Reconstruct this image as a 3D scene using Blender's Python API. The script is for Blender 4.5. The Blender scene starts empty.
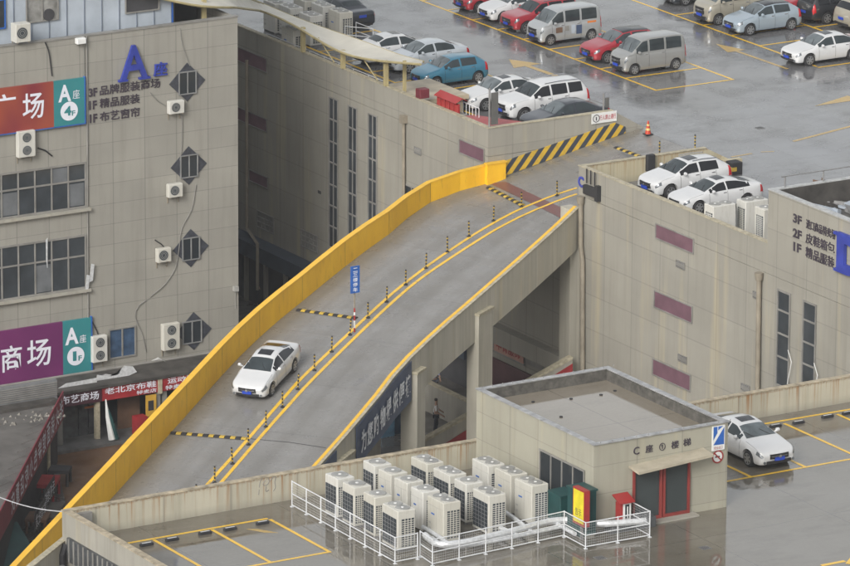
import bpy, math, random
from mathutils import Vector, Matrix
from mathutils.bvhtree import BVHTree
random.seed(7)
SC = bpy.context.scene
COL = SC.collection
rad = math.radians
H = 13.5            # level of the roof car parks above the street
CZ = 85.5           # camera height
XB = 146.3          # west face of buildings B and D
YB = 238.74         # south face of building B
YD = 230.5          # north edge of building D
YA = 246.5          # south face of building A
YC = 195.4          # north face of building C
XC = 100.5          # west face of building C
ZC = H + 3.5        # roof of stair penthouse

# ------------------------------------------------------------------ camera
F, PIT, AZ, ROLL = 5940.3, .274042, .538915, .0054109
fw = Vector((math.sin(AZ)*math.cos(PIT), math.cos(AZ)*math.cos(PIT), -math.sin(PIT)))
r0 = Vector((math.cos(AZ), -math.sin(AZ), 0))
u0 = r0.cross(fw)
RR = r0*math.cos(ROLL) + u0*math.sin(ROLL)
UU = -r0*math.sin(ROLL) + u0*math.cos(ROLL)
CAM = Vector((0, 0, CZ))
cd = bpy.data.cameras.new('camera'); cam = bpy.data.objects.new('camera', cd); COL.objects.link(cam)
m = Matrix((RR, UU, -fw)).transposed().to_4x4(); m.translation = CAM
cam.matrix_world = m
cd.sensor_width = 36; cd.lens = F/850*36; cd.clip_start = 1; cd.clip_end = 9000
SC.camera = cam

def ray(px, py): return RR*((px-425)/F) - UU*((py-283)/F) + fw
def W3(px, py, z):
    d = ray(px, py); k = (z-CZ)/d.z; return CAM + d*k
def oX(px, py, X=XB):
    d = ray(px, py); return CAM + d*(X/d.x)
def oY(px, py, Y):
    d = ray(px, py); return CAM + d*(Y/d.y)

# ------------------------------------------------------------------ materials
MATS = {}
class NT:
    def __init__(s, mat):
        s.t = mat.node_tree; s.n = s.t.nodes; s.b = s.n['Principled BSDF']
    def new(s, k, **kw):
        n = s.n.new(k)
        for a, v in kw.items(): setattr(n, a, v)
        return n
    def link(s, a, b): s.t.links.new(a, b)
    def val(s, x):
        return x
    def math(s, op, a, b=None, c=None, clamp=False):
        n = s.new('ShaderNodeMath', operation=op, use_clamp=clamp)
        for i, v in enumerate((a, b, c)):
            if v is None: continue
            if hasattr(v, 'links'): s.link(v, n.inputs[i])
            else: n.inputs[i].default_value = v
        return n.outputs[0]
    def mix(s, f, a, b, bt='MIX'):
        n = s.new('ShaderNodeMix', data_type='RGBA', blend_type=bt)
        for i, v in ((0, f), (6, a), (7, b)):
            if hasattr(v, 'links'): s.link(v, n.inputs[i])
            else: n.inputs[i].default_value = (*v, 1) if isinstance(v, tuple) and len(v) == 3 else v
        return n.outputs[2]
    def pos(s):
        g = s.new('ShaderNodeNewGeometry'); return g.outputs['Position']
    def sep(s, v):
        n = s.new('ShaderNodeSeparateXYZ'); s.link(v, n.inputs[0]); return n.outputs
    def scl(s, v, sc, rot=(0, 0, 0)):
        n = s.new('ShaderNodeMapping'); s.link(v, n.inputs[0]); n.inputs['Scale'].default_value = sc; n.inputs['Rotation'].default_value = rot; return n.outputs[0]
    def noise(s, v, scale, detail=4, rough=.55):
        n = s.new('ShaderNodeTexNoise'); s.link(v, n.inputs['Vector']); n.inputs['Scale'].default_value = scale
        n.inputs['Detail'].default_value = detail; n.inputs['Roughness'].default_value = rough; return n.outputs['Fac']
    def ramp(s, f, lo, hi, a=0., b=1.):
        n = s.new('ShaderNodeMapRange'); s.link(f, n.inputs[0])
        for i, v in enumerate((lo, hi, a, b)): n.inputs[i+1].default_value = v
        return n.outputs[0]
    def col(s, c): 
        if hasattr(c, 'links'): s.link(c, s.b.inputs['Base Color'])
        else: s.b.inputs['Base Color'].default_value = (*c, 1)
    def rough(s, c):
        if hasattr(c, 'links'): s.link(c, s.b.inputs['Roughness'])
        else: s.b.inputs['Roughness'].default_value = c
    def bump(s, h, st, dist=.01):
        n = s.new('ShaderNodeBump'); n.inputs['Strength'].default_value = st; n.inputs['Distance'].default_value = dist
        s.link(h, n.inputs['Height']); s.link(n.outputs[0], s.b.inputs['Normal'])

def mk(name):
    ma = bpy.data.materials.new(name); ma.use_nodes = True; return ma, NT(ma)

def mat(name, c, rough=.6, metal=0., var=.25, scale=1.5, coat=0., spec=.5):
    """plain surface with weathering noise"""
    if name in MATS: return MATS[name]
    ma, t = mk(name)
    if var:
        n = t.noise(t.pos(), scale, 5)
        f = t.ramp(n, .3, .7, 1-var, 1+var*.5)
        mx = t.new('ShaderNodeVectorMath', operation='SCALE'); mx.inputs[0].default_value = c
        t.link(f, mx.inputs['Scale']); t.link(mx.outputs[0], t.b.inputs['Base Color'])
    else: t.col(c)
    t.rough(rough); t.b.inputs['Metallic'].default_value = metal
    t.b.inputs['Coat Weight'].default_value = coat; t.b.inputs['Coat Roughness'].default_value = .06
    t.b.inputs['Specular IOR Level'].default_value = spec
    MATS[name] = ma; return ma

def wall_mat(name, c, dark, ju=1.75, jv=1.05, streak=.25, rust=0., jd=.18, ztop=None, ochre=0.):
    """panel clad / rendered wall: joints, vertical rain streaks, rust below the coping"""
    if name in MATS: return MATS[name]
    ma, t = mk(name)
    p = t.pos(); x, y, z = t.sep(p)
    u = t.math('ADD', x, y)
    cb = t.new('ShaderNodeCombineXYZ'); t.link(u, cb.inputs[0]); t.link(z, cb.inputs[1])
    uz = cb.outputs[0]
    big = t.noise(uz, .35, 5)
    c1 = t.mix(t.ramp(big, .35, .7), c, dark)
    st = t.noise(t.scl(uz, (1.6, .10, 1)), 1.6, 5, .6)
    c1 = t.mix(t.ramp(st, .48, .78, 0, streak), c1, (dark[0]*.55, dark[1]*.52, dark[2]*.48))
    if ochre:
        st2 = t.noise(t.scl(uz, (1.1, .06, 1)), 1.1, 3, .5)
        c1 = t.mix(t.ramp(st2, .58, .72, 0, ochre), c1, (.52, .44, .27))
    if jd:
        for w, per, off in ((u, ju, .3), (z, jv, .0)):
            fr = t.math('FRACT', t.math('DIVIDE', w, per))
            j = t.math('LESS_THAN', fr, .03)
            c1 = t.mix(t.math('MULTIPLY', j, jd), c1, (.06, .06, .06))
    # each panel a slightly different shade
    if jd:
        cell = t.new('ShaderNodeCombineXYZ'); t.link(t.math('FLOOR', t.math('DIVIDE', u, ju)), cell.inputs[0]); t.link(t.math('FLOOR', t.math('DIVIDE', z, jv)), cell.inputs[1])
        wn = t.new('ShaderNodeTexWhiteNoise'); t.link(cell.outputs[0], wn.inputs[0])
        c1 = t.mix(t.math('MULTIPLY', wn.outputs[0], .13), c1, (.1, .1, .1))
    if rust and ztop is not None:
        rn = t.noise(t.scl(uz, (3.2, .05, 1)), 2.2, 4, .7)
        g = t.ramp(z, ztop-1.25, ztop, .12, 1.)
        f = t.math('MULTIPLY', t.ramp(rn, .52, .66, 0, rust), g, clamp=True)
        c1 = t.mix(f, c1, (.27, .125, .035))
        fn = t.noise(uz, 9, 3)
        top = t.ramp(z, ztop-.12, ztop-.02, 0, 1)
        c1 = t.mix(t.math('MULTIPLY', t.math('MULTIPLY', top, t.ramp(fn, .4, .6)), .8, clamp=True), c1, (.24, .14, .07))
        low = t.ramp(z, ztop-1.1, ztop-.75, 1, 0)
        c1 = t.mix(t.math('MULTIPLY', low, .35), c1, (.15, .14, .12))
    t.col(c1); t.rough(.7); t.bump(t.noise(p, 6, 4), .15)
    MATS[name] = ma; return ma

def wet_mat(name, base, base2, lo=.05, hi=.28, drk=.7, puddle=.38):
    """rain-wet screed: dark damp patches, standing water that mirrors the sky"""
    if name in MATS: return MATS[name]
    ma, t = mk(name)
    p = t.pos()
    big = t.noise(t.scl(p, (1, .6, 1)), .16, 6, .6)
    mid = t.noise(t.scl(p, (.5, 1.2, 1), (0, 0, .5)), .7, 6, .65)
    fine = t.noise(p, 7, 5, .7)
    c = t.mix(t.ramp(big, .35, .65), base, base2)
    c = t.mix(t.ramp(mid, .5, .75, 0, drk), c, (base[0]*.45, base[1]*.43, base[2]*.4))
    c = t.mix(t.ramp(fine, .35, .7, 0, .25), c, (base2[0]*1.3, base2[1]*1.3, base2[2]*1.25))
    # expansion joints
    x, y, z = t.sep(p)
    for w in (x, y):
        fr = t.math('FRACT', t.math('DIVIDE', w, 6.1)); j = t.math('LESS_THAN', fr, .006)
        c = t.mix(t.math('MULTIPLY', j, .45), c, (.03, .03, .03))
    t.col(c)
    r = t.ramp(t.noise(p, .45, 6, .6), puddle, .62, lo, hi)
    t.rough(r)
    t.b.inputs['IOR'].default_value = 1.75
    rip = t.noise(p, 3.2, 3, .5)
    t.bump(t.math('ADD', t.math('MULTIPLY', fine, .35), rip), .035, .02)
    MATS[name] = ma; return ma

def paint_mat(name, c, wear=.5, rough=.3):
    if name in MATS: return MATS[name]
    ma, t = mk(name)
    p = t.pos(); n = t.noise(p, 5, 6, .75); n2 = t.noise(p, .9, 3)
    f = t.math('MULTIPLY', t.ramp(n, .52, .66, 0, 1), t.ramp(n2, .4, .65, .15, wear), clamp=True)
    t.col(t.mix(f, c, (.13, .12, .11))); t.rough(rough)
    MATS[name] = ma; return ma

def stripe_mat(name, a, b, per, lean, axis='x'):
    ma, t = mk(name); x, y, z = t.sep(t.pos())
    w = {'x': x, 'z': z}[axis]
    v = t.math('FRACT', t.math('DIVIDE', t.math('SUBTRACT', w, t.math('MULTIPLY', z, lean)) if axis == 'x' else w, per))
    c = t.mix(t.math('LESS_THAN', v, .5), a, b)
    c = t.mix(t.ramp(t.noise(t.pos(), 3, 5), .45, .75, 0, .35), c, (.1, .09, .07))
    t.col(c); t.rough(.5); MATS[name] = ma; return ma

def grad_mat(name, cols, scale=.35):
    ma, t = mk(name)
    n = t.noise(t.scl(t.pos(), (1, 1, .6)), scale, 2)
    t.col(t.mix(t.ramp(n, .35, .65), cols[0], cols[1])); t.rough(.45); MATS[name] = ma; return ma

M = {}
M['A'] = wall_mat('cream_cladding', (.315, .306, .272), (.275, .267, .238), 1.75, 1.02, .3, jd=.34)
M['B'] = wall_mat('beige_cladding', (.325, .312, .27), (.28, .268, .23), 2.4, 1.7, .28, jd=.22, ochre=.42)
M['pen'] = wall_mat('penthouse_cladding', (.375, .363, .295), (.325, .313, .25), 2.1, 1.15, .3, jd=.25, ochre=.45)
M['Cpar'] = wall_mat('stained_parapet', (.50, .475, .38), (.40, .38, .30), 3.0, 9, .5, rust=.9, jd=.3, ztop=H+1.1)
M['Dpar'] = wall_mat('streaked_parapet', (.50, .46, .33), (.42, .37, .25), 2.2, 9, .5, rust=.6, jd=.2, ztop=H+1.1, ochre=.6)
M['conc'] = wall_mat('grey_concrete', (.36, .345, .30), (.29, .28, .245), 3, 3, .5, jd=0, ochre=.3)
M['girder'] = wall_mat('girder_concrete', (.49, .465, .395), (.42, .40, .33), .62, 99, .5, jd=.22, ochre=.35)
M['cap'] = mat('coping', (.42, .38, .28), .7, var=.35, scale=5)
M['deck'] = wet_mat('wet_deck', (.115, .11, .105), (.165, .168, .178))
M['deckC'] = wet_mat('wet_deck_front', (.13, .115, .09), (.165, .152, .13), .015, .12, .5, .45)
M['roofwet'] = wet_mat('wet_roof_screed', (.20, .175, .135), (.235, .21, .175), .015, .12, .3, .45)
M['street'] = wet_mat('street_ground', (.07, .065, .06), (.10, .095, .09), .2, .6)
M['mud'] = wet_mat('muddy_orange_ground', (.15, .075, .035), (.10, .06, .035), .3, .7)
def yellow_paint():
    ma, t = mk('yellow_wall_paint'); p = t.pos()
    c = t.mix(t.ramp(t.noise(t.scl(p, (1, 1, .35)), 1.3, 6), .3, .7), (.78, .43, .018), (.90, .53, .025))
    c = t.mix(t.ramp(t.noise(t.scl(p, (1, 1, .2)), 5, 5, .7), .56, .74, 0, .45), c, (.33, .17, .03))
    c = t.mix(t.ramp(t.noise(t.scl(p, (.6, .6, 3)), 6, 6, .8), .66, .72, 0, .7), c, (.30, .28, .24))
    t.col(c); t.rough(.5); t.bump(t.noise(p, 8, 4), .12); return ma
M['yel'] = yellow_paint()
M['yeltop'] = mat('yellow_coping_paint', (.80, .47, .04), .5, var=.12)
M['line'] = paint_mat('yellow_road_paint', (.80, .49, .035), .7)
M['linefaded'] = paint_mat('faded_yellow_paint', (.46, .31, .09), 1.)
M['stripe'] = stripe_mat('black_yellow_stripes', (.04, .05, .07), (.60, .39, .04), .64, .85)
M['redpatch'] = paint_mat('red_antislip', (.16, .07, .065), 1., .4)
M['white'] = mat('white_paint', (.72, .73, .72), .45, var=.1)
M['white_steel'] = mat('white_railing_steel', (.62, .64, .66), .45, var=.15)
def unit_mat():
    ma, t = mk('unit_casing'); p = t.pos(); oi = t.new('ShaderNodeObjectInfo')
    c = t.mix(t.math('MULTIPLY', oi.outputs['Random'], .8), (.57, .57, .545), (.47, .455, .39))
    c = t.mix(t.ramp(t.noise(t.scl(p, (3, 3, .35)), 3, 5, .7), .5, .75, 0, .4), c, (.30, .27, .21))
    c = t.mix(t.ramp(t.noise(p, 9, 4, .7), .62, .75, 0, .35), c, (.25, .2, .14))
    t.col(c); t.rough(.45); return ma
M['unit'] = unit_mat()
M['unitdk'] = mat('unit_coil', (.035, .045, .055), .6)
M['unitfan'] = mat('fan_grille', (.38, .38, .36), .6)
M['black'] = mat('black_rubber', (.025, .025, .028), .7)
M['dark'] = mat('dark_interior', (.05, .05, .055), .8)
M['glass'] = mat('dark_glass', (.03, .036, .042), .05, var=.15, scale=.5)
M['glass2'] = mat('blue_grey_glass', (.05, .058, .066), .07, var=.35, scale=.7)
M['frame'] = mat('window_frame', (.24, .235, .22), .5)
M['purple'] = mat('purple_infill', (.16, .085, .11), .55, var=.2)
M['blue'] = mat('blue_letters', (.035, .055, .34), .4)
M['ink'] = mat('dark_letters', (.05, .04, .055), .6)
M['wtxt'] = mat('white_letters', (.72, .74, .82), .5, var=.05)
M['teal'] = mat('teal_board', (.035, .22, .24), .45, var=.15, scale=.4)
M['board_red'] = grad_mat('red_board', ((.20, .03, .04), (.34, .08, .04)))
M['board_purple'] = grad_mat('purple_board', ((.12, .02, .10), (.17, .03, .13)))
M['shopred'] = mat('shop_red', (.30, .025, .03), .5)
M['shopdark'] = mat('shop_dark', (.06, .02, .03), .5)
M['navy'] = mat('navy_banner', (.05, .075, .14), .5, var=.15)
M['red'] = mat('red_paint', (.32, .03, .03), .4, var=.15)
M['green'] = mat('green_metal', (.012, .06, .06), .45)
M['steel'] = mat('grey_steel', (.28, .28, .28), .45, .3)
M['pipe'] = mat('drain_pipe', (.26, .23, .18), .6)
M['foil'] = mat('foil_lagging', (.66, .68, .70), .35, .2, var=.25, scale=6)
M['bluepanel'] = mat('blue_grey_panels', (.40, .45, .51), .5, var=.18, scale=.8)
M['canopy'] = mat('canopy_membrane', (.60, .575, .50), .5, var=.15, scale=.7)
M['cream_steel'] = mat('canopy_steel', (.40, .34, .18), .5)
M['darkroof'] = mat('dark_felt_roof', (.065, .06, .055), .7, var=.5, scale=1.5)
M['greyroof'] = mat('grey_roof_screed', (.13, .125, .12), .6, var=.4, scale=.8)
M['shutter'] = mat('grey_shutter', (.21, .22, .23), .5, .2)
M['brown'] = mat('brown_board', (.14, .08, .05), .7)
M['orange'] = mat('orange_tape', (.6, .18, .03), .5)
M['ylw'] = mat('yellow_panel', (.72, .62, .03), .4)
M['signblue'] = mat('sign_blue', (.03, .12, .42), .4)
M['asphalt_lump'] = mat('broken_mortar', (.2, .19, .17), .9, var=.5, scale=4)

# ------------------------------------------------------------------ mesh tools
class MB:
    def __init__(s): s.v = []; s.f = []; s.m = []; s.mi = 0; s.uv = None
    def add(s, vs, fs):
        o = len(s.v); s.v += [Vector(v) for v in vs]
        for f in fs: s.f.append([o+i for i in f]); s.m.append(s.mi)
        return s
    def box(s, x0, x1, y0, y1, z0, z1):
        return s.add([(x0, y0, z0), (x1, y0, z0), (x1, y1, z0), (x0, y1, z0), (x0, y0, z1), (x1, y0, z1), (x1, y1, z1), (x0, y1, z1)],
                     [(0, 3, 2, 1), (4, 5, 6, 7), (0, 1, 5, 4), (1, 2, 6, 5), (2, 3, 7, 6), (3, 0, 4, 7)])
    def rbox(s, x0, x1, y0, y1, z0, z1, b=.03):
        """box with chamfered vertical and top edges"""
        p = [(x0+b, y0), (x1-b, y0), (x1, y0+b), (x1, y1-b), (x1-b, y1), (x0+b, y1), (x0, y1-b), (x0, y0+b)]
        q = [(x0+2*b, y0+b), (x1-2*b, y0+b), (x1-b, y0+2*b), (x1-b, y1-2*b), (x1-2*b, y1-b), (x0+2*b, y1-b), (x0+b, y1-2*b), (x0+b, y0+2*b)]
        vs = [(a, c, z0) for a, c in p] + [(a, c, z1-b) for a, c in p] + [(a, c, z1) for a, c in q]
        fs = [tuple(range(7, -1, -1)), tuple(range(16, 24))]
        for k in (0, 8):
            for i in range(8): j = (i+1) % 8; fs.append((k+i, k+j, k+8+j, k+8+i))
        return s.add(vs, fs)
    def prism(s, poly, z0, z1):
        n = len(poly)
        a = [(p[0], p[1], z0) for p in poly] + [(p[0], p[1], z1) for p in poly]
        fs = [tuple(range(n-1, -1, -1)), tuple(range(n, 2*n))] + [(i, (i+1) % n, n+(i+1) % n, n+i) for i in range(n)]
        return s.add(a, fs)
    def quad(s, a, b, c, d): return s.add([a, b, c, d], [(0, 1, 2, 3)])
    def slab(s, pts, off):
        """polygon extruded by the vector off"""
        n = len(pts); off = Vector(off); a = [Vector(p) for p in pts]
        fs = [tuple(range(n-1, -1, -1)), tuple(range(n, 2*n))] + [(i, (i+1) % n, n+(i+1) % n, n+i) for i in range(n)]
        return s.add(a + [p+off for p in a], fs)
    def tube(s, pts, r, n=8, cap=True):
        pts = [Vector(p) for p in pts]; vs = []; fs = []
        up = None
        for i, p in enumerate(pts):
            d = (pts[min(i+1, len(pts)-1)] - pts[max(i-1, 0)]).normalized()
            a = Vector((0, 0, 1)) if abs(d.z) < .9 else Vector((1, 0, 0))
            if up is not None: a = up
            x = a.cross(d)
            if x.length < 1e-4: x = Vector((0, 1, 0)).cross(d)
            x.normalize(); y = d.cross(x)
            up = y
            rr = r[i] if isinstance(r, (list, tuple)) else r
            for k in range(n):
                t = 2*math.pi*k/n; vs.append(p + x*math.cos(t)*rr + y*math.sin(t)*rr)
        for i in range(len(pts)-1):
            for k in range(n): fs.append((i*n+k, i*n+(k+1) % n, (i+1)*n+(k+1) % n, (i+1)*n+k))
        if cap: fs.append(tuple(range(n-1, -1, -1))); fs.append(tuple(range(len(vs)-n, len(vs))))
        return s.add(vs, fs)
    def cyl(s, c, r, h, n=16, r2=None):
        return s.tube([(c[0], c[1], c[2]), (c[0], c[1], c[2]+h)], [r, r if r2 is None else r2], n)
    def disc(s, c, r, nrm, n=20, th=.02):
        nrm = Vector(nrm).normalized(); c = Vector(c)
        return s.tube([c, c+nrm*th], r, n)
    def build(s, name, mats, parent=None, smooth=False, origin=None):
        me = bpy.data.meshes.new(name)
        if parent is not None: o0 = Vector(parent.get('_w', (0, 0, 0)))
        elif origin is not None: o0 = Vector(origin)
        else:
            xs = [v.x for v in s.v]; ys = [v.y for v in s.v]; zs = [v.z for v in s.v]
            o0 = Vector(((min(xs)+max(xs))/2, (min(ys)+max(ys))/2, min(zs)))
        me.from_pydata([v-o0 for v in s.v], [], s.f)
        if not isinstance(mats, (list, tuple)): mats = [mats]
        for mm in mats: me.materials.append(mm)
        for p, i in zip(me.polygons, s.m): p.material_index = i; p.use_smooth = smooth
        if s.uv:
            l = me.uv_layers.new(name='UVMap')
            for lp in me.loops: l.data[lp.index].uv = s.uv[lp.vertex_index]
        if smooth:
            me.set_sharp_from_angle(angle=rad(38))
        me.update()
        ob = bpy.data.objects.new(name, me); COL.objects.link(ob)
        if parent is not None:
            ob.parent = parent; ob['_w'] = tuple(o0)
        else:
            ob.location = o0; ob['_w'] = tuple(o0)
        return ob

def tag(o, label=None, cat=None, group=None, kind=None):
    if label: o['label'] = label
    if cat: o['category'] = cat
    if group: o['group'] = group
    if kind: o['kind'] = kind
    return o
def empty(name, loc, label=None, cat=None, group=None):
    o = bpy.data.objects.new(name, None); COL.objects.link(o); o.location = loc; o['_w'] = tuple(loc)
    o.empty_display_size = .3
    return tag(o, label, cat, group)
def struct(name, mb, m_): o = mb.build(name, m_, origin=(0, 0, 0)); o['kind'] = 'structure'; return o
def copy_tree(o, parent=None):
    c = o.copy(); COL.objects.link(c)
    if parent is not None: c.parent = parent
    for ch in list(KIDS(o)): copy_tree(ch, c)
    return c
def KIDS(o): return [c for c in bpy.data.objects if c.parent == o]

FONTC = {}
def text_mesh(s, bold=.012):
    k = (s, bold)
    if k in FONTC: return FONTC[k]
    cu = bpy.data.curves.new('t', 'FONT'); cu.body = s; cu.size = 1; cu.offset = bold; cu.extrude = 0; cu.resolution_u = 3
    ob = bpy.data.objects.new('t', cu); COL.objects.link(ob)
    dg = bpy.context.evaluated_depsgraph_get(); me = ob.evaluated_get(dg).to_mesh()
    vs = [v.co.copy() for v in me.vertices]; fs = [tuple(p.vertices) for p in me.polygons]
    ob.to_mesh_clear(); bpy.data.objects.remove(ob); bpy.data.curves.remove(cu)
    if not vs: vs = [Vector((0, 0, 0)), Vector((1, 0, 0)), Vector((0, 1, 0))]; fs = [(0, 1, 2)]
    x0 = min(v.x for v in vs); x1 = max(v.x for v in vs); y0 = min(v.y for v in vs); y1 = max(v.y for v in vs)
    vs = [((v.x-x0)/(x1-x0), (v.y-y0)/(y1-y0)) for v in vs]
    FONTC[k] = (vs, fs); return FONTC[k]
def add_text(mb, s, p0, U, V, out, bold=.012, depth=.0):
    if ord(s[0]) > 255 and bold != .026: bold = min(bold, .014)
    """letters filling the parallelogram p0, p0+U, p0+V; out = outward normal * depth"""
    vs, fs = text_mesh(s, bold); p0 = Vector(p0); U = Vector(U); V = Vector(V); out = Vector(out)
    pts = [p0 + U*a + V*b + out for a, b in vs]
    n = (U.cross(V))
    if n.dot(out) < 0: fs = [tuple(reversed(f)) for f in fs]
    mb.add(pts, fs)
    if depth:   # side walls from boundary edges
        from collections import Counter
        E = Counter(); D = {}
        for f in fs:
            for i in range(len(f)):
                a, b = f[i], f[(i+1) % len(f)]; E[(min(a, b), max(a, b))] += 1; D[(min(a, b), max(a, b))] = (a, b)
        on = out.normalized()*depth
        for k, c in E.items():
            if c == 1:
                a, b = D[k]; mb.add([pts[a], pts[a]-on, pts[b]-on, pts[b]], [(0, 1, 2, 3)])
def text_on(name, s, plane, LL, xr, hpx, material, parent, off=.05, bold=.02, depth=.04):
    """plane ('X',v) or ('Y',v). LL lower-left pixel, xr right pixel column, hpx letter height in pixels"""
    ax, v = plane
    f = (lambda a, b: oX(a, b, v)) if ax == 'X' else (lambda a, b: oY(a, b, v))
    p0 = f(*LL); pv = f(LL[0], LL[1]-hpx); pu = f(xr, LL[1])
    U = Vector((pu.x-p0.x, pu.y-p0.y, 0)); V = Vector((0, 0, pv.z-p0.z))
    out = Vector((-off, 0, 0)) if ax == 'X' else Vector((0, -off, 0))
    if ord(s[0]) > 255: bold = min(bold, .012)
    mb = MB(); add_text(mb, s, p0, U, V, out, bold, depth)
    return mb.build(name, material, parent)

# ------------------------------------------------------------------ ramp surface
ST = [(155, 234.6, 13.5, 155, 238.72, 155, 230.52), (152, 234.6, 13.02, 152, 238.72, 152, 230.52), (149, 234.55, 12.42, 149, 238.72, 149, 230.52),
 (146.4, 234.35, 11.87, 146.3, 238.70, 146.42, 230.52), (145.5, 234.1, 11.74, 144.6, 238.55, 146.05, 230.48),
 (144.12, 233.71, 11.54, 142.62, 238.05, 145.25, 229.98), (142.41, 232.97, 11.27, 140.72, 236.98, 144.10, 229.28), (140.67, 232.09, 10.99, 138.93, 235.72, 142.63, 228.33),
 (138.94, 231.20, 10.72, 137.10, 234.66, 141.08, 227.31), (137.22, 230.26, 10.43, 135.25, 233.53, 139.53, 226.34), (135.45, 229.11, 10.13, 133.38, 232.33, 137.90, 225.32),
 (133.70, 227.93, 9.83, 131.56, 231.14, 136.22, 224.25), (131.97, 226.73, 9.53, 129.72, 229.96, 134.50, 223.17), (130.24, 225.48, 9.22, 127.95, 228.75, 132.76, 222.03),
 (128.54, 224.24, 8.92, 126.22, 227.45, 131.08, 220.86), (126.85, 222.97, 8.62, 124.48, 226.03, 129.48, 219.62), (125.17, 221.58, 8.30, 122.76, 224.59, 127.93, 218.27),
 (123.51, 220.20, 8.00, 121.10, 223.19, 126.30, 216.91), (121.87, 218.84, 7.69, 119.48, 221.85, 124.65, 215.55), (120.26, 217.52, 7.39, 117.88, 220.52, 123.01, 214.24),
 (118.67, 216.22, 7.10, 116.29, 219.21, 121.38, 212.95), (117.10, 214.94, 6.81, 114.72, 217.90, 119.80, 211.68)]
dx, dy = ST[-1][0]-ST[-2][0], ST[-1][1]-ST[-2][1]; dl = math.hypot(dx, dy); dx /= dl; dy /= dl
s_ = list(ST[-1])
for k in range(1, 12):
    L_ = 4.; s_ = [s_[0]+dx*L_, s_[1]+dy*L_, s_[2]-.56, s_[3]+dx*L_, s_[4]+dy*L_, s_[5]+dx*L_, s_[6]+dy*L_]; ST.append(tuple(s_))
rv, rf = [], []
for s in ST: rv += [Vector((s[3], s[4], s[2])), Vector((s[0], s[1], s[2])), Vector((s[5], s[6], s[2]))]
for i in range(len(ST)-1):
    for k in (0, 1): rf.append((3*i+k, 3*i+k+1, 3*i+k+4, 3*i+k+3))
BV = BVHTree.FromPolygons(rv, rf)
def RP(px, py, lift=0):
    h = BV.ray_cast(CAM, ray(px, py))[0]
    if h is None: h = W3(px, py, 11.9)
    return h + Vector((0, 0, lift))
def drop(p, lift=.008):
    h = BV.ray_cast(Vector((p[0], p[1], 40)), Vector((0, 0, -1)))[0]
    return Vector((p[0], p[1], (h.z if h else p[2])+lift))
def dense(pts, step):
    out = [Vector(pts[0])]
    for a, b in zip(pts, pts[1:]):
        a = Vector(a); b = Vector(b); n = max(1, int((b-a).length/step))
        for i in range(1, n+1): out.append(a.lerp(b, i/n))
    return out
def smooth_line(pts, it=3):
    pts = [Vector(p) for p in pts]
    for _ in range(it): pts = [pts[0]] + [(pts[i-1]+pts[i]*2+pts[i+1])/4 for i in range(1, len(pts)-1)] + [pts[-1]]
    return pts
def ribbon(mb, pts, w, lift=.008, on_ramp=True):
    L = []
    for i, p in enumerate(pts):
        d = pts[min(i+1, len(pts)-1)] - pts[max(i-1, 0)]; d.z = 0; d.normalize(); n = Vector((-d.y, d.x, 0))
        a, b = p+n*w/2, p-n*w/2
        if on_ramp: a, b = drop(a, lift), drop(b, lift)
        L.append((a, b))
    for (a, b), (c, d) in zip(L, L[1:]): mb.quad(a, b, d, c)

ramp = empty('vehicle_ramp', (132, 226, 0), 'long curved concrete car ramp with bright yellow left wall climbing to the roof car park', 'ramp')
mb = MB(); mb.uv = []
dist = 0
for i, s in enumerate(ST):
    if i: dist += math.hypot(s[0]-ST[i-1][0], s[1]-ST[i-1][1])
    for k in range(9):
        t = k/8
        if t < .5: q = Vector((s[3], s[4], s[2])).lerp(Vector((s[0], s[1], s[2])), t*2)
        else: q = Vector((s[0], s[1], s[2])).lerp(Vector((s[5], s[6], s[2])), t*2-1)
        mb.v.append(q); mb.uv.append((t, dist))
n = len(ST)
for i in range(n-1):
    for k in range(8): mb.f.append([9*i+k, 9*i+k+1, 9*(i+1)+k+1, 9*(i+1)+k]); mb.m.append(0)
ma, t = mk('ramp_concrete'); uvn = t.new('ShaderNodeUVMap'); ux, uy, _ = t.sep(uvn.outputs[0])
cb = t.new('ShaderNodeCombineXYZ'); t.link(t.math('MULTIPLY', ux, 8.1), cb.inputs[0]); t.link(uy, cb.inputs[1])
uvv = cb.outputs[0]
c = t.mix(t.ramp(t.noise(uvv, .35, 5), .3, .7), (.175, .17, .162), (.24, .235, .228))
c = t.mix(t.ramp(t.noise(t.scl(uvv, (2.2, .12, 1)), 1.2, 5, .6), .45, .75, 0, .5), c, (.12, .115, .105))
c = t.mix(t.ramp(t.noise(uvv, 9, 5, .7), .35, .7, 0, .3), c, (.34, .335, .32))
lat = t.math('MULTIPLY', ux, 8.1)
for cpos in (.55, 3.0, 5.3, 7.1):     # damp wheel tracks
    d = t.math('ABSOLUTE', t.math('SUBTRACT', lat, cpos)); f = t.ramp(d, 0, .55, .28, 0)
    c = t.mix(f, c, (.13, .12, .105))
dg = t.math('LESS_THAN', t.math('FRACT', t.math('DIVIDE', uy, .16)), .3)
c = t.mix(t.math('MULTIPLY', dg, .07), c, (.05, .05, .05))
c = t.mix(t.ramp(t.noise(uvv, 2.6, 3, .5), .68, .76, 0, .45), c, (.09, .085, .08))
c = t.mix(t.ramp(t.noise(t.scl(uvv, (1, .4, 1)), 15, 3, .6), .68, .76, 0, .5), c, (.08, .075, .07))
jn = t.math('LESS_THAN', t.math('FRACT', t.math('DIVIDE', uy, 5.2)), .007); c = t.mix(t.math('MULTIPLY', jn, .4), c, (.05, .05, .05))
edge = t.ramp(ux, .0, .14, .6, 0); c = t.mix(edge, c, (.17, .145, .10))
t.col(c); t.rough(t.ramp(t.noise(uvv, .8, 5, .6), .35, .65, .14, .5)); t.b.inputs['IOR'].default_value = 1.4
t.bump(t.noise(uvv, 7, 4), .1, .02)
road = mb.build('roadway', ma, ramp)
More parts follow.
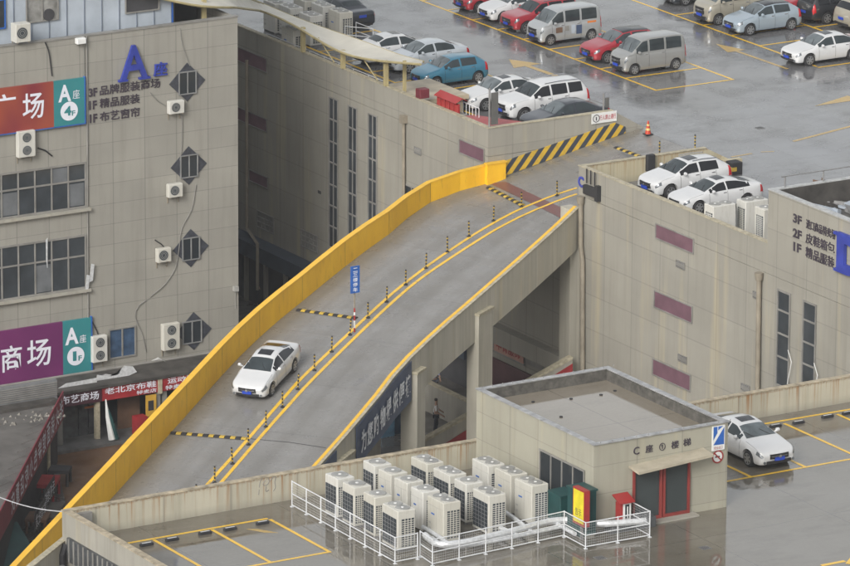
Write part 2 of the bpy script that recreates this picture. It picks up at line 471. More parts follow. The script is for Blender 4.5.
def loft(mb, rows, close=False):
    o = len(mb.v); k = len(rows[0])
    for r in rows: mb.v += [Vector(p) for p in r]
    for i in range(len(rows)-1):
        for j in range(k): mb.f.append([o+i*k+j, o+i*k+(j+1) % k, o+(i+1)*k+(j+1) % k, o+(i+1)*k+j]); mb.m.append(mb.mi)
    mb.f.append([o+j for j in range(k)][::-1]); mb.m.append(mb.mi)
    mb.f.append([o+(len(rows)-1)*k+j for j in range(k)]); mb.m.append(mb.mi)
def edge_pts(a, b, start=0, stop=None):
    P_ = [Vector((s[a], s[b], s[2])) for s in ST[start:stop]]; out = []
    for i, p in enumerate(P_):
        d = P_[min(i+1, len(P_)-1)]-P_[max(0, i-1)]; d.z = 0; d.normalize(); out.append((p, Vector((-d.y, d.x, 0))))
    return out
def section(mb, E, x0, x1, z0, z1):
    loft(mb, [[p+n_*x0+Vector((0, 0, z0)), p+n_*x1+Vector((0, 0, z0)), p+n_*x1+Vector((0, 0, z1)), p+n_*x0+Vector((0, 0, z1))] for p, n_ in E])
LE = edge_pts(3, 4, 3); RE = edge_pts(5, 6, 4)
# left normal of travel direction (-x): n = (-dy,dx) ; for d=(-1,0) n=(0,-1) -> points to the right edge
def whgt(i): return (.88, .9, .95, 1.02, 1.1, 1.16, 1.2)[min(i, 6)]+max(0, min(1, (i-8)/9))*.28
def section_v(mb, E, x0, x1, zf0, zf1):
    loft(mb, [[p+n_*x0+Vector((0, 0, zf0(i))), p+n_*x1+Vector((0, 0, zf0(i))), p+n_*x1+Vector((0, 0, zf1(i))), p+n_*x0+Vector((0, 0, zf1(i)))] for i, (p, n_) in enumerate(E)])
mb = MB(); section_v(mb, LE, 0, -.24, lambda i: -1.1, whgt); mb.build('side_wall', M['yel'], ramp)['label'] = 'tall bright yellow side wall'
for i in range(2, len(LE), 2):
    p, n_ = LE[i]; d_ = Vector((-n_.y, n_.x, 0))*.012; a = p+n_*.004; mb = MB(); mb.quad(a-d_+Vector((0, 0, .02)), a+d_+Vector((0, 0, .02)), a+d_+Vector((0, 0, whgt(i)-.01)), a-d_+Vector((0, 0, whgt(i)-.01))); mb.build('wall_joint', M['brown'], ramp)
mb = MB(); section_v(mb, LE, .02, -.26, lambda i: whgt(i)+.004, lambda i: whgt(i)+.065); mb.build('wall_coping', M['yeltop'], ramp)
mb = MB(); section(mb, RE, 0, .26, -1.1, .88); mb.build('parapet', M['girder'], ramp)['label'] = 'ribbed beige concrete parapet'
mb = MB(); section(mb, RE, -.02, .14, .885, .94); mb.mi = 1; section(mb, RE, .14, .29, .885, .93)
mb.build('parapet_coping', [M['yeltop'], M['cap']], ramp)
mb = MB(); cs = []
for s in ST[3:]: cs.append([Vector((s[3], s[4], s[2]-1.05)), Vector((s[5], s[6], s[2]-1.05)), Vector((s[5], s[6], s[2]-.22)), Vector((s[3], s[4], s[2]-.22))])
loft(mb, cs); mb.build('slab', M['conc'], ramp)
mb = MB(); cs = []
for s in ST[:4]: cs.append([Vector((s[3], s[4], s[2]-.6)), Vector((s[5], s[6], s[2]-.6)), Vector((s[5], s[6], s[2]-.22)), Vector((s[3], s[4], s[2]-.22))])
loft(mb, cs); mb.build('entrance_slab', M['conc'], ramp)
mb = MB(); mb.box(146.1, 147.15, YB-.28, YB-.04, 11.0, 12.86); mb.build('end_pier', M['yel'], ramp)
mb = MB(); mb.box(146.05, 147.2, YB-.32, YB-.02, 12.865, 12.93); mb.build('end_pier_coping', M['yeltop'], ramp)
def right_at(px):
    """point of the parapet's outer edge seen at this pixel column"""
    best = None
    for (p, n_), (q, m_) in zip(RE, RE[1:]):
        for k in range(20):
            r = p.lerp(q, k/20)+n_*.26; v = r-CAM; x = 425+F*v.dot(RR)/v.dot(fw)
            if best is None or abs(x-px) < best[0]: best = (abs(x-px), r)
    return best[1]
for px, ln, th, pr_ in ((343, 1.8, .8, .2), (415.5, .95, .8, .28), (482.5, 1.45, .6, .2)):
    r = right_at(px); i = min(range(len(RE)), key=lambda k: (RE[k][0]-r).length); n_ = RE[i][1]; d_ = Vector((-n_.y, n_.x, 0))
    def pq(g, lo, hi, mb):
        a = [r+d_*(sx*(ln/2+g))+n_*o for sx, o in ((-1, pr_+g), (1, pr_+g), (1, pr_-th-g), (-1, pr_-th-g))]; mb.prism([(v.x, v.y) for v in a], lo, hi)
    mb = MB(); pq(0, 0, r.z-1.105, mb); o = mb.build('pillar', M['girder'], ramp)
    th = pr_-.005; mb = MB(); pq(0, r.z-1.1, r.z+.05, mb); mb.build('pillar_head', M['girder'], o)
    mb = MB(); pq(.05, r.z+.054, r.z+.17, mb); mb.build('pillar_cap', M['cap'], o)
mb = MB(); mb.box(145.72, 146.28, 230.25, 231.15, 0, 12.55); mb.build('pillar', M['girder'], ramp)
for i in (9, 14, 19):     # inner row of pillars
    s = ST[i]; mb = MB(); mb.box(s[3]+.3, s[3]+1.1, s[4]-1.5, s[4]-.6, 0, s[2]-1.06); mb.build('pillar', M['conc'], ramp)
# red anti slip patch, double line, joint
def grid_patch(mb, q, nu, nv, lift=.006):
    a, b, c, d = [Vector((p[0], p[1], 0)) for p in q]
    P_ = [[a.lerp(b, i/nu).lerp(d.lerp(c, i/nu), j/nv) for i in range(nu+1)] for j in range(nv+1)]
    for j in range(nv):
        for i in range(nu): mb.quad(*[drop(P_[y][x], lift) for y, x in ((j, i), (j, i+1), (j+1, i+1), (j+1, i))])
mb = MB(); grid_patch(mb, [RP(489.5, 183.5), RP(505, 181.5), RP(571, 212), RP(560, 217.5)], 6, 18, .005)
struct('red_antislip_patch', mb, M['redpatch'])
mb = MB()
CL = [(577, 188), (557, 193.5), (544, 198), (534, 202), (525, 206.5), (510, 214), (495, 222), (477, 232.5), (460, 243.5), (440, 257), (420, 271.5), (395, 291), (376, 308), (358, 325), (328, 353), (299, 380.5), (269, 415), (240, 448.5), (207, 485), (180, 516)]
CR = [(577, 194), (562, 198.5), (545, 205), (528, 213), (512, 220.5), (497, 228.5), (480, 239), (462, 250.5), (441, 264.5), (420, 278.5), (405, 291), (385, 309), (366, 327), (335, 357), (306, 386), (279, 416), (251, 448), (220, 484), (192, 515)]
for cl in (CL, CR):
    pts = smooth_line(dense([RP(*p) for p in cl], .4), 6); ribbon(mb, pts, .17, .012)
struct('ramp_centre_lines', mb, M['line'])
mb = MB(); ribbon(mb, dense([RP(246, 438.5), RP(290, 442.5), RP(326, 448)], .4), .05, .007); struct('ramp_expansion_joint', mb, M['dark'])

# ------------------------------------------------------------------ grounds and roofs used as roads
mb = MB(); mb.quad((-2500, -2500, 0), (3500, -2500, 0), (3500, 3500, 0), (-2500, 3500, 0)); struct('street_ground', mb, M['street'])
mb = MB(); q = [W3(x, y, .006) for x, y in ((54, 452), (132, 441), (118, 480), (66, 505))]; mb.quad(q[0], q[3], q[2], q[1]); struct('muddy_ground', mb, M['mud'])
mb = MB()
mb.box(XB+.2, 260, YB+.01, 420, H-.3, H)
mb.box(XB+.2, 260, 150, YD-.21, H-.3, H)
mb.box(155, 260, YD-.21, YB+.01, H-.3, H)
struct('upper_parking_deck', mb, M['deck'])
mb = MB(); mb.box(XC+.2, 143.5, 120, YC-.2, H-.3, H); struct('front_parking_deck', mb, M['deckC'])

def line(mb, a, b, w=.15, z=H, lift=.006):
    a = Vector((a[0], a[1], z+lift)); b = Vector((b[0], b[1], z+lift)); d = (b-a).normalized(); n = Vector((-d.y, d.x, 0))*w/2
    L_ = (b-a).length; k = max(1, int(L_/1.5))
    for i in range(k):
        p, q = a.lerp(b, i/k), a.lerp(b, (i+1)/k)
        mb.quad(p+n, p-n, q-n, q+n)
mb = MB()
line(mb, (160.08, 244.93), (160.08, 285)); line(mb, (164.75, 244.93), (164.75, 285), lift=.004)
y = 245.0; k = 0
for y in (245.0, 247.93, 250.3, 252.75, 255.25, 257.85, 260.4, 263.0, 265.6, 268.2, 270.8, 273.4): line(mb, (160.0, y), (164.7, y), lift=.008)
line(mb, (170.07, 245.2), (170.07, 280)); line(mb, (174.9, 244.5), (174.9, 280), lift=.004)
for y in (245.0, 247.75, 250.5, 253.2, 255.9, 258.6): line(mb, (170.0, y), (179.5 if y < 246 else 174.9, y), lift=.008)
for y in (247.4, 250.0, 252.6, 255.2, 257.8): line(mb, (174.9, y), (179.5, y), lift=.008)
for (a, b) in (((154.4, 243.5), (154.4, 270)),): line(mb, a, b)
for y in (247.9, 250.4, 252.95, 255.5, 258.1, 260.7, 263.4): line(mb, (149.4, y), (154.4, y), lift=.008)
line(mb, (149.4, 243.6), (149.4, 262.5), lift=.004)
struct('upper_deck_parking_lines', mb, M['line'])
mb = MB()
def arrow(mb, tip, tail, hl, hw, w=.15):
    tip = Vector((*tip, H+.007)); tail = Vector((*tail, H+.007)); d = (tail-tip).normalized(); n = Vector((-d.y, d.x, 0))
    c = tip+d*hl; mb.add([tip, c+n*hw, c-n*hw], [(0, 1, 2)]); mb.quad(c+n*w, c-n*w, tail-n*w, tail+n*w)
arrow(mb, (157.1, 254.4), (157.36, 249.0), 1.7, .85, .16)
arrow(mb, (168.34, 252.0), (168.47, 245.5), 1.9, .55, .1)
arrow(mb, (168.3, 235.0), (160.25, 232.9), 2.6, .5, .1)
arrow(mb, (165.2, 238.3), (175, 240.0), 2.8, .5, .1)
line(mb, tuple(W3(731, 157, H))[:2], tuple(W3(752, 153.5, H))[:2], .14); line(mb, tuple(W3(761, 152, H))[:2], tuple(W3(774, 151.5, H))[:2], .1)
struct('upper_deck_arrows', mb, M['linefaded'])
mb = MB()
line(mb, (103.5, 188.72), (108.68, 188.72)); line(mb, (101.5, 193.55), (108.6, 193.55), lift=.004)
for x in (103.45, 106.02, 108.62): line(mb, (x, 188.7), (x, 193.4), lift=.008)
line(mb, (125.2, 188.58), (143.2, 188.58)); line(mb, (125.2, 194.5), (143.2, 194.2), lift=.004)
for x in (128.07, 130.72, 133.35, 136.0, 138.65, 141.3): line(mb, (x, 188.55), (x, 194.0), lift=.008)
q = W3(830, 564, H); line(mb, (q.x-.4, q.y), (q.x+.7, q.y), .2); q = W3(849, 560, H); line(mb, (q.x-.3, q.y-.4), (q.x+1.5, q.y+1.2), .25)
struct('front_deck_parking_lines', mb, M['line'])
mb = MB(); q = W3(263, 530, H+.007); mb.prism([(q.x-.5, q.y+.45), (q.x-.1, q.y+.2), (q.x+.35, q.y-.6), (q.x-.1, q.y-.3)], H+.002, H+.006); struct('paint_smear', mb, M['linefaded'])

# ------------------------------------------------------------------ building B and D (one wall plane, ramp mouth between)
bb = empty('shopping_building', (160, 270, 0), 'long beige clad building behind the ramp with tall slit windows and cars on its roof', 'building')
mb = MB(); mb.box(XB, 259, YB, 420, 0, H-.32); mb.build('wall', M['B'], bb)
mb = MB()
mb.box(XB, XB+.2, YB, 300, H-.3, H+1.1)
mb.slab([(XB+.2, YB, H-.3), (XB+.2, YB, H+1.1), (153.5, YB, H+1.1), (155.3, YB, H+.05), (155.3, YB, H-.3)], (0, .2, 0))
mb.build('parapet', M['B'], bb)
mb = MB(); mb.box(XB-.03, XB+.23, YB-.03, 300, H+1.1+.003, H+1.15); mb.box(XB+.24, 153.5, YB-.03, YB+.23, H+1.103, H+1.15); mb.build('parapet_coping', M['cap'], bb)
mb = MB(); mb.slab([(147.2, YB-.003, 12.12), (154.2, YB-.003, 13.40), (154.2, YB-.003, 13.72), (153.6, YB-.003, 14.0), (147.2, YB-.003, 12.86)], (0, -.04, 0))
mb.build('hazard_panel', M['stripe'], bb)
def fpanel(name, pl, tl, tr, br, depth, material, parent, x=XB, frame=None):
    """recess look: panel quad given by left/right pixel columns, top and bottom at those columns"""
    return
def wall_rect(x, pxl, pxr, top, bot, plane='X'):
    """rect on wall plane from pixel columns; top/bot = pixel rows on the left column"""
    f = (lambda a, b: oX(a, b, x)) if plane == 'X' else (lambda a, b: oY(a, b, x))
    a = f(pxl, top); b = f(pxl, bot); 
    # find z-consistent right column
    c = f(pxr, (top+bot)/2)
    return a, b, c
def xwin(parent, name, pxl, pxr, top, bot, rows=None, matg=None, vm=1, proud=.03, frame=.06, X=XB):
    a = oX(pxl, top, X); b = oX(pxl, bot, X); c = oX(pxr, top, X)
    y1, y0, z1, z0 = a.y, c.y, a.z, b.z
    mb = MB(); mb.box(X-proud*.4, X+.02, y0, y1, z0, z1)
    w = mb.build(name, matg, parent)
    if frame:
        mb = MB(); X1, X0 = X-proud*.4-.002, X-proud*.4-.05
        mb.box(X0, X1, y0-frame, y0, z0-frame, z1+frame); mb.box(X0, X1, y1, y1+frame, z0-frame, z1+frame)
        mb.box(X0, X1, y0+.001, y1-.001, z1, z1+frame); mb.box(X0, X1, y0+.001, y1-.001, z0-frame, z0)
        for r in (rows or []):
            zz = z0+(z1-z0)*r; mb.box(X0+.01, X1, y0+.002, y1-.002, zz-.04, zz+.04)
        for k in range(1, vm):
            yy = y0+(y1-y0)*k/vm; mb.box(X0+.013, X1, yy-.03, yy+.03, z0+.002, z1-.002)
        mb.build('frame', M['frame'], w)
    return w
for pl, pr, tp in ((330, 338, 97.5), (349.2, 357, 106), (369.2, 377, 114)):
    a = oX(330, 246, XB).z; q = oX(pl, tp, XB); v = Vector((XB, q.y, a))-CAM; bpx = 283-F*v.dot(UU)/v.dot(fw)
    xwin(bb, 'slit_window', pl, pr, tp, bpx, [.14, .28, .42, .57, .71, .86], M['glass2'], 2)
for pl, pr, tp, bt in ((238, 267, 47, 60), (238, 267, 107, 119), (249.7, 268, 169.7, 180)): xwin(bb, 'infill_panel', pl, pr, tp, bt, None, M['purple'], frame=.04)
xwin(bb, 'infill_panel', 460, 484.5, 139.5, 152, None, M['purple'], frame=.05)
for pl, pr, tp, bt in ((258, 274, 211, 226), (302, 317.5, 230, 245)): xwin(bb, 'louvre_window', pl, pr, tp, bt, [.33, .66], M['frame'], 4)
xwin(bb, 'window', 404, 420, 184, 215, [.5], M['glass'], 2)
xwin(bb, 'vent', 415, 421.5, 146.5, 152.5, [.3, .6], M['steel'], 1, frame=.02)
xwin(bb, 'vent', 318, 321, 190, 193, None, M['dark'], frame=0)
mb = MB(); mb.box(XB-1.0, XB-.01, YB+.5, 300, 2.9, 3.7); mb.build('awning_band', mat('dark_blue_fascia', (.045, .06, .085), .5), bb)
mb = MB(); mb.box(XB-.06, XB-.002, YB+1, 290, .05, 2.85); mb.build('shopfront', M['dark'], bb)
for i in range(12):
    y = 250+i*2.1; mb = MB(); mb.box(XB-.22, XB-.062, y, y+.25, .02, 2.85); mb.build('shopfront_pier', M['conc'], bb)
for pts in ([(246.8, 60), (246.8, 228), (257.5, 244), (257.5, 290)], [(403.5, 121), (403.6, 215)]):
    mb = MB(); P_ = [oX(a, b, XB-.15 if k < 2 else XB-1.1) for k, (a, b) in enumerate(pts)]; mb.tube(P_, .09, 8); 
    if pts[0][0] > 400: mb.box(P_[0].x-.16, P_[0].x+.14, P_[0].y-.16, P_[0].y+.16, P_[0].z-.1, P_[0].z+.3)
    mb.build('drain_pipe', M['pipe'], bb, smooth=True)
# no pedestrians board
sg = empty('no_pedestrians_sign', oY(591, 125, YB), 'white board with red writing and no-walking symbol above the striped panel', 'sign')
a = oY(591, 124, YB); b = oY(616, 120.4, YB)
mb = MB(); mb.slab([(a.x, YB-.035, a.z), (b.x, YB-.035, a.z), (b.x, YB-.035, a.z+.52), (a.x, YB-.035, a.z+.52)], (0, -.03, 0)); mb.build('board', M['white'], sg)
mb = MB(); w = b.x-a.x; add_text(mb, '行人禁止通行', (a.x+w*.31, YB-.07, a.z+.14), (w*.65, 0, 0), (0, 0, .26), (0, -.005, 0), .01); mb.build('lettering', mat('red_letters', (.5, .08, .1), .5), sg)
mb = MB(); cx, cz = a.x+.26, a.z+.26
for k in range(16):
    t0, t1 = 2*math.pi*k/16, 2*math.pi*(k+1)/16
    mb.quad(*[(cx+r*math.cos(t_), YB-.075, cz+r*math.sin(t_)) for r, t_ in ((.2, t0), (.16, t0), (.16, t1), (.2, t1))])
mb.box(cx-.03, cx+.03, YB-.078, YB-.072, cz-.1, cz+.08); mb.build('symbol', M['ink'], sg)

dd = empty('shopping_building', (160, 205, 0), 'beige building at right with three purple panels, a drain pipe and large blue letter D', 'building')
mb = MB(); mb.box(XB, 259, 150, YD-.01, 0, H-.32); mb.build('wall', M['B'], dd)
YT = 214.5; ZT = 17.1
mb = MB(); mb.box(XB, XB+.2, YT+.002, YD-.01, H-.3, H+1.1); mb.build('parapet', M['B'], dd)
mb = MB(); mb.slab([(XB+.2, YD-.01, H-.3), (XB+.2, YD-.01, H+1.1), (153.4, YD-.01, H+1.1), (155.3, YD-.01, H+.1), (155.3, YD-.01, H-.3)], (0, -.2, 0)); mb.build('ramp_side_parapet', M['Dpar'], dd)
mb = MB(); mb.box(XB-.03, XB+.23, YT+.01, YD+.02, H+1.103, H+1.15); mb.box(XB+.24, 153.4, YD-.24, YD+.02, H+1.103, H+1.14); mb.build('parapet_coping', M['cap'], dd)
mb = MB(); mb.box(XB+.1, XB+.6, YD-.02, YB+.01, 0, 11.3); mb.build('cross_wall', M['B'], dd)
mb = MB(); mb.box(XB-.45, XB+.09, 230.6, YB+9, 4.15, 5.0); mb.mi = 1; mb.box(XB-.2, XB+.08, 230.6, YB+9, 3.75, 4.14); mb.build('awning_band', [M['B'], M['frame']], dd)
mb = MB(); mb.box(XB-.1, XB-.004, 230.6, YB+.6, 0.02, 3.2); mb.build('shopfront', mat('maroon_front', (.10, .045, .05), .6), dd)
# raised block with roof well
mb = MB()
mb.box(XB, XB+.25, 150, YT, H-.3, ZT); mb.box(XB+.25, 168, YT-.25, YT, H+.002, ZT)
mb.build('raised_wall', M['B'], dd)
mb = MB(); mb.box(XB+.25, 168, 150, YT-.25, H+.01, 15.9); mb.build('raised_roof', M['greyroof'], dd)
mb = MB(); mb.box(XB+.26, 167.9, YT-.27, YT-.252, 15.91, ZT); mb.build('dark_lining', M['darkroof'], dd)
mb = MB(); mb.box(XB-.03, XB+.28, 150, YT+.03, ZT+.003, ZT+.06); mb.box(XB+.29, 168, YT-.28, YT+.03, ZT+.003, ZT+.05); mb.build('raised_coping', mat('metal_coping', (.42, .43, .43), .5, var=.3, scale=5), dd)
for tl, bl in (((656.6, 224), 237.5), ((655.2, 291), 306.5), ((653.5, 359), 374)):
    xwin(dd, 'infill_panel', tl[0], tl[0]+37.5, tl[1], bl, None, M['purple'], frame=.05)
for px, py in ((677, 260), (679, 354), (742, 383), (754, 291)): xwin(dd, 'vent', px, px+(8 if px != 754 else 3), py, py+(6), [.3, .6], M['steel'], 1, frame=.03)
xwin(dd, 'slit_window', 779, 790.4, 290.5, 384, [.3, .55, .8], M['glass2'], 1, X=XB, frame=.08)
xwin(dd, 'slit_window', 804.6, 816.3, 301.5, 390, [.3, .55, .8], M['glass2'], 1, X=XB, frame=.08)
for px in (788, 814):
    q = oX(px, 350 if px < 800 else 363, XB-.2); mb = MB(); mb.tube([q, q+Vector((0, -.3, -.5)), q+Vector((0, .0, -1.6))], .02, 5); mb.build('window_stay', M['white'], dd)
for pts in ([(759, 277), (757.3, 400)], [(580.7, 200.5), (580.7, 245), (582.5, 262), (582.5, 440)]):
    mb = MB(); P_ = [oX(a, b, XB-.17) for a, b in pts]
    mb.tube(P_, .12, 10); q = P_[0]; mb.cyl((q.x, q.y, q.z-.15), .17, .35, 10, .21); mb.build('drain_pipe', M['pipe'], dd, smooth=True)
mb = MB()
for k, (px, py) in enumerate(((587, 187), (591, 188.5), (595, 190))):
    q = oX(px, py, XB-.1); mb.rbox(q.x-.12, q.x+.1, q.y-.2, q.y+.2, q.z-.34, q.z+.1, .02)
    mb.tube([(q.x-.03, q.y, q.z+.2), (q.x-.03, q.y, H+1.17)], .035, 6)
q = oX(598, 192, XB-.1); mb.box(q.x-.13, q.x+.1, q.y-.12, q.y+.12, q.z-.45, q.z+.3)
mb.build('junction_boxes', M['black'], dd)
text_on('letter_c', 'C', ('X', XB), (578.7, 186), 584, 11, M['blue'], dd, .05, .03)
for py in (268.2, 231.8):
    a = oX(837, py, XB); mb = MB(); mb.box(XB-.205, XB-.05, a.y-1.0, a.y, a.z-.06, a.z+.06); mb.build('serif', M['blue'], dd)
text_on('letter_d', 'D', ('X', XB), (839.5, 270.5), 867, 40, M['blue'], dd, .2, .05, .16)
for s, ll, xr, hp in (('3F', (793.6, 222), 802, 9), ('进口商品特卖场', (806.5, 228), 835.8, 9.5), ('2F', (793.2, 236.5), 802, 9), ('皮鞋箱包', (806, 242.5), 835.2, 10.5), ('1F', (793.8, 250.5), 801.5, 9), ('精品服装', (806, 257), 834.8, 11)):
    text_on('lettering', s, ('X', XB), ll, xr, hp, M['ink'], dd, .04, .03, .025)
# roof rail and debris in the well
rl = empty('roof_railing', (155, YT-.1, ZT), 'thin grey railing along the top of the raised block at far right', 'railing')
mb = MB(); mb.tube([(XB+.6, YT-.12, ZT+.55), (167.8, YT-.12, ZT+.55)], .03, 6); mb.build('top_rail', M['steel'], rl)
for k in range(9):
    mb = MB(); x = XB+.8+k*2.1; mb.tube([(x, YT-.12, ZT+.05), (x, YT-.12, ZT+.52)], .035, 6); mb.build('post', M['steel'], rl)
def junk(name, c, r, n, mats, label, cat, seed, flat=.35, group=None):
    R_ = random.Random(seed); mb = MB()
    for i in range(n):
        x, y = c[0]+R_.uniform(-r, r), c[1]+R_.uniform(-r, r)*.7; a = R_.uniform(0, 3.14); l = R_.uniform(.2, .7)*r*.6; w = R_.uniform(.05, .3); h = R_.uniform(.02, flat)
        mb.mi = i % len(mats); d = Vector((math.cos(a), math.sin(a), 0)); nn = Vector((-d.y, d.x, 0)); p = Vector((x, y, c[2]))
        mb.slab([p-d*l-nn*w, p+d*l-nn*w, p+d*l*.9+nn*w+Vector((0, 0, h*.5)), p-d*l+nn*w+Vector((0, 0, h*.3))], (0, 0, h))
    o = mb.build(name, mats); return tag(o, label, cat, group)
q = W3(826, 197, 15.95)
junk('debris_pile', (q.x, q.y, 15.91), 1.0, 24, [M['red'], M['black'], M['brown']], 'pile of red and dark scrap in the sunken roof above the letter D', 'debris', 3, .5)
q = W3(842, 203, 15.95); junk('board_stack', (q.x, q.y-.5, 15.91), 1.8, 30, [M['darkroof'], M['steel'], M['bluepanel']], 'loose blue grey boards lying right of the red scrap on the sunken roof', 'boards', 5, .25)

# under ramp shops: sign, red banner wall, walkway
sg = empty('shop_sign', oX(510, 361, XB-.2), 'pink lit sign with red characters under the ramp', 'sign')
a = oX(495, 336, XB-.3); b = oX(524, 361, XB-.3); hgt = a.z-oX(495, 350, XB-.3).z
mb = MB(); mb.box(XB-.36, XB-.3, b.y, a.y, a.z-hgt, a.z); mb.mi = 1
mb.box(XB-.38, XB-.29, b.y-.08, a.y+.08, a.z, a.z+.08); mb.box(XB-.38, XB-.29, b.y-.08, a.y+.08, a.z-hgt-.08, a.z-hgt)
mb.build('board', [mat('pink_board', (.42, .25, .20), .5), M['frame']], sg)
mb = MB(); add_text(mb, '中青服饰', (XB-.37, a.y-.25, a.z-hgt+.12), (0, -(a.y-b.y-.5), 0), (0, 0, hgt-.24), (-.01, 0, 0), .02); mb.build('lettering', M['shopred'], sg)
ww = empty('walkway_wall', W3(500, 400, 0), 'sloping beige parapet wall with a red banner below, under the ramp beside the stair house', 'wall')
A_ = W3(408, 448, 2.0); B_ = oX(569.5, 357.5, 145.5); d = (B_-A_); d.z = 0; d.normalize(); nrm = Vector((d.y, -d.x, 0))
mb = MB(); mb.slab([Vector((A_.x, A_.y, 0)), Vector((B_.x, B_.y, 0)), B_, A_], nrm*.3); mb.build('wall', M['conc'], ww)
k3 = Vector((0, 0, .003))
mb = MB(); mb.slab([A_+k3-nrm*.05, B_+k3-nrm*.05, B_+k3+nrm*.35, A_+k3+nrm*.35], (0, 0, .12)); mb.build('coping', M['cap'], ww)
A2, B2 = A_-Vector((0, 0, .75)), B_-Vector((0, 0, .22)); dz = Vector((0, 0, 1.05))
mb = MB(); mb.slab([A2+nrm*.305-dz, B2+nrm*.305-dz, B2+nrm*.305, A2+nrm*.305], nrm*.03); mb.build('banner', M['shopred'], ww)
mb = MB(); L_ = (B2-A2).length; sl = (B2-A2)
add_text(mb, '服装批发商城→', A2+sl*.62-dz*.88+nrm*.34, sl*.36, dz*.78, nrm*.01, .012); mb.build('lettering', M['wtxt'], ww)
mb = MB(); mb.prism([(A_.x-4, A_.y-1), (A_.x, A_.y), (B_.x, B_.y+.3), (XB-.12, B_.y+.3), (XB-.12, YB+4), (A_.x+2, YB+8), (A_.x-6, YB+3)], .004, 1.0); struct('raised_walkway', mb, M['street'])
lw = W3(470, 405, 2.4); l2 = W3(420, 383, 2.4)
mb = MB(); mb.box(lw.x, lw.x+.25, lw.y-2, lw.y+6.5, 1.0, 2.45); mb.mi = 1; mb.box(lw.x-.03, lw.x+.28, lw.y-2, lw.y+6.5, 2.453, 2.52)
tag(mb.build('low_wall', [M['conc'], M['cap']]), 'low dark concrete wall in the shade between the ramp pillars', 'wall')
# ------------------------------------------------------------------ building A
aa = empty('shopping_building', (125, YA+10, 0), 'tall beige tiled building at left with diamond windows and blue letter A', 'building')
AR = oY(237.5, 17, YA); XAR, ZA = AR.x, AR.z
mb = MB(); mb.box(70, XAR, YA, YA+34, 0, ZA-.9); mb.build('wall', M['A'], aa)
mb = MB(); mb.box(70, XAR, YA, YA+.25, ZA-.9, ZA); mb.box(XAR-.25, XAR, YA+.25, YA+34, ZA-.9, ZA); mb.build('parapet', M['A'], aa)
mb = MB(); mb.box(70, XAR+.04, YA-.04, YA+.28, ZA+.003, ZA+.07); mb.build('parapet_coping', M['frame'], aa)
mb = MB(); mb.box(70, XAR-.26, YA+.26, YA+34, ZA-.9, ZA-.85); mb.build('roof', M['darkroof'], aa)
def ywin(parent, name, x0, x1, z0, z1, Y, rows=(), cols=(), glass=None, fr=.07, frm=None, dep=.06):
    mb = MB(); mb.box(x0, x1, Y-.01, Y+.02, z0, z1); w = mb.build(name, glass or M['glass'], parent)
    mb = MB(); y0, y1 = Y-.012-dep, Y-.012
    mb.box(x0-fr, x0, y0, y1, z0-fr, z1+fr); mb.box(x1, x1+fr, y0, y1, z0-fr, z1+fr)
    mb.box(x0+.001, x1-.001, y0, y1, z1, z1+fr); mb.box(x0+.001, x1-.001, y0, y1, z0-fr, z0)
    for r in rows: mb.box(x0+.002, x1-.002, y0+.01, y1, r-.04, r+.04)
    for c_ in cols: mb.box(c_-.035, c_+.035, y0+.015, y1, z0+.002, z1-.002)
    mb.build('frame', frm or M['frame'], w)
    return w
for (t_, b_, ll, seed) in ((163.5, 205.5, -40, 1), (236, 286.5, -40, 2)):
    R1 = oY(84.3, t_, YA); R2 = oY(84.3, b_, YA); x0 = oY(ll, t_, YA).x
    w = ywin(aa, 'strip_window', x0, R1.x, R2.z, R1.z, YA, [R1.z-(R1.z-R2.z)*.38], [R1.x-.9*k for k in range(1, 8)], M['glass2'], .09)
    mb = MB(); mb.box(x0, R1.x+.25, YA-.22, YA-.013, R2.z-.24, R2.z-.1); mb.build('sill', M['conc'], w)
    R_ = random.Random(seed); mb = MB()   # blinds and curtains behind single panes
    for k in range(7):
        if R_.random() < .65:
            xx = R1.x-.9*(k+1)+.05; zz = R2.z+(R1.z-R2.z)*R_.choice([0, .62, .3]); mb = MB(); mb.box(xx, xx+.8*R_.choice([.5, 1]), YA-.02, YA-.0125, zz+.05, min(R1.z-.05, zz+(R1.z-R2.z)*.55)); mb.build('curtain', mat('curtain_grey', (.13, .14, .15), .8), w)
for k, (px, py) in enumerate(((85, 282), (89.5, 271))):
    p = oY(px, py, YA-.15); mb = MB(); mb.slab([(p.x, YA-.14, p.z-.55), (p.x+.16, YA-.14, p.z-.5), (p.x+.26, YA-.14, p.z+.3), (p.x+.1, YA-.14, p.z+.35)], (0, -.04, 0)); tag(mb.build('torn_plastic_strip', M['foil']), ['torn white plastic strip hanging lowest at the window corner', 'torn white plastic strip curling above the other one at the window corner'][k], 'plastic')
p = oY(46, 250, YA-.15); mb = MB(); mb.slab([(p.x, YA-.14, p.z-.5), (p.x+.06, YA-.14, p.z-.9), (p.x+.09, YA-.14, p.z+.6), (p.x, YA-.14, p.z+.5)], (0, -.03, 0)); tag(mb.build('torn_plastic_strip', M['foil']), 'thin white plastic ribbon hanging in the middle of the lower strip window', 'plastic')
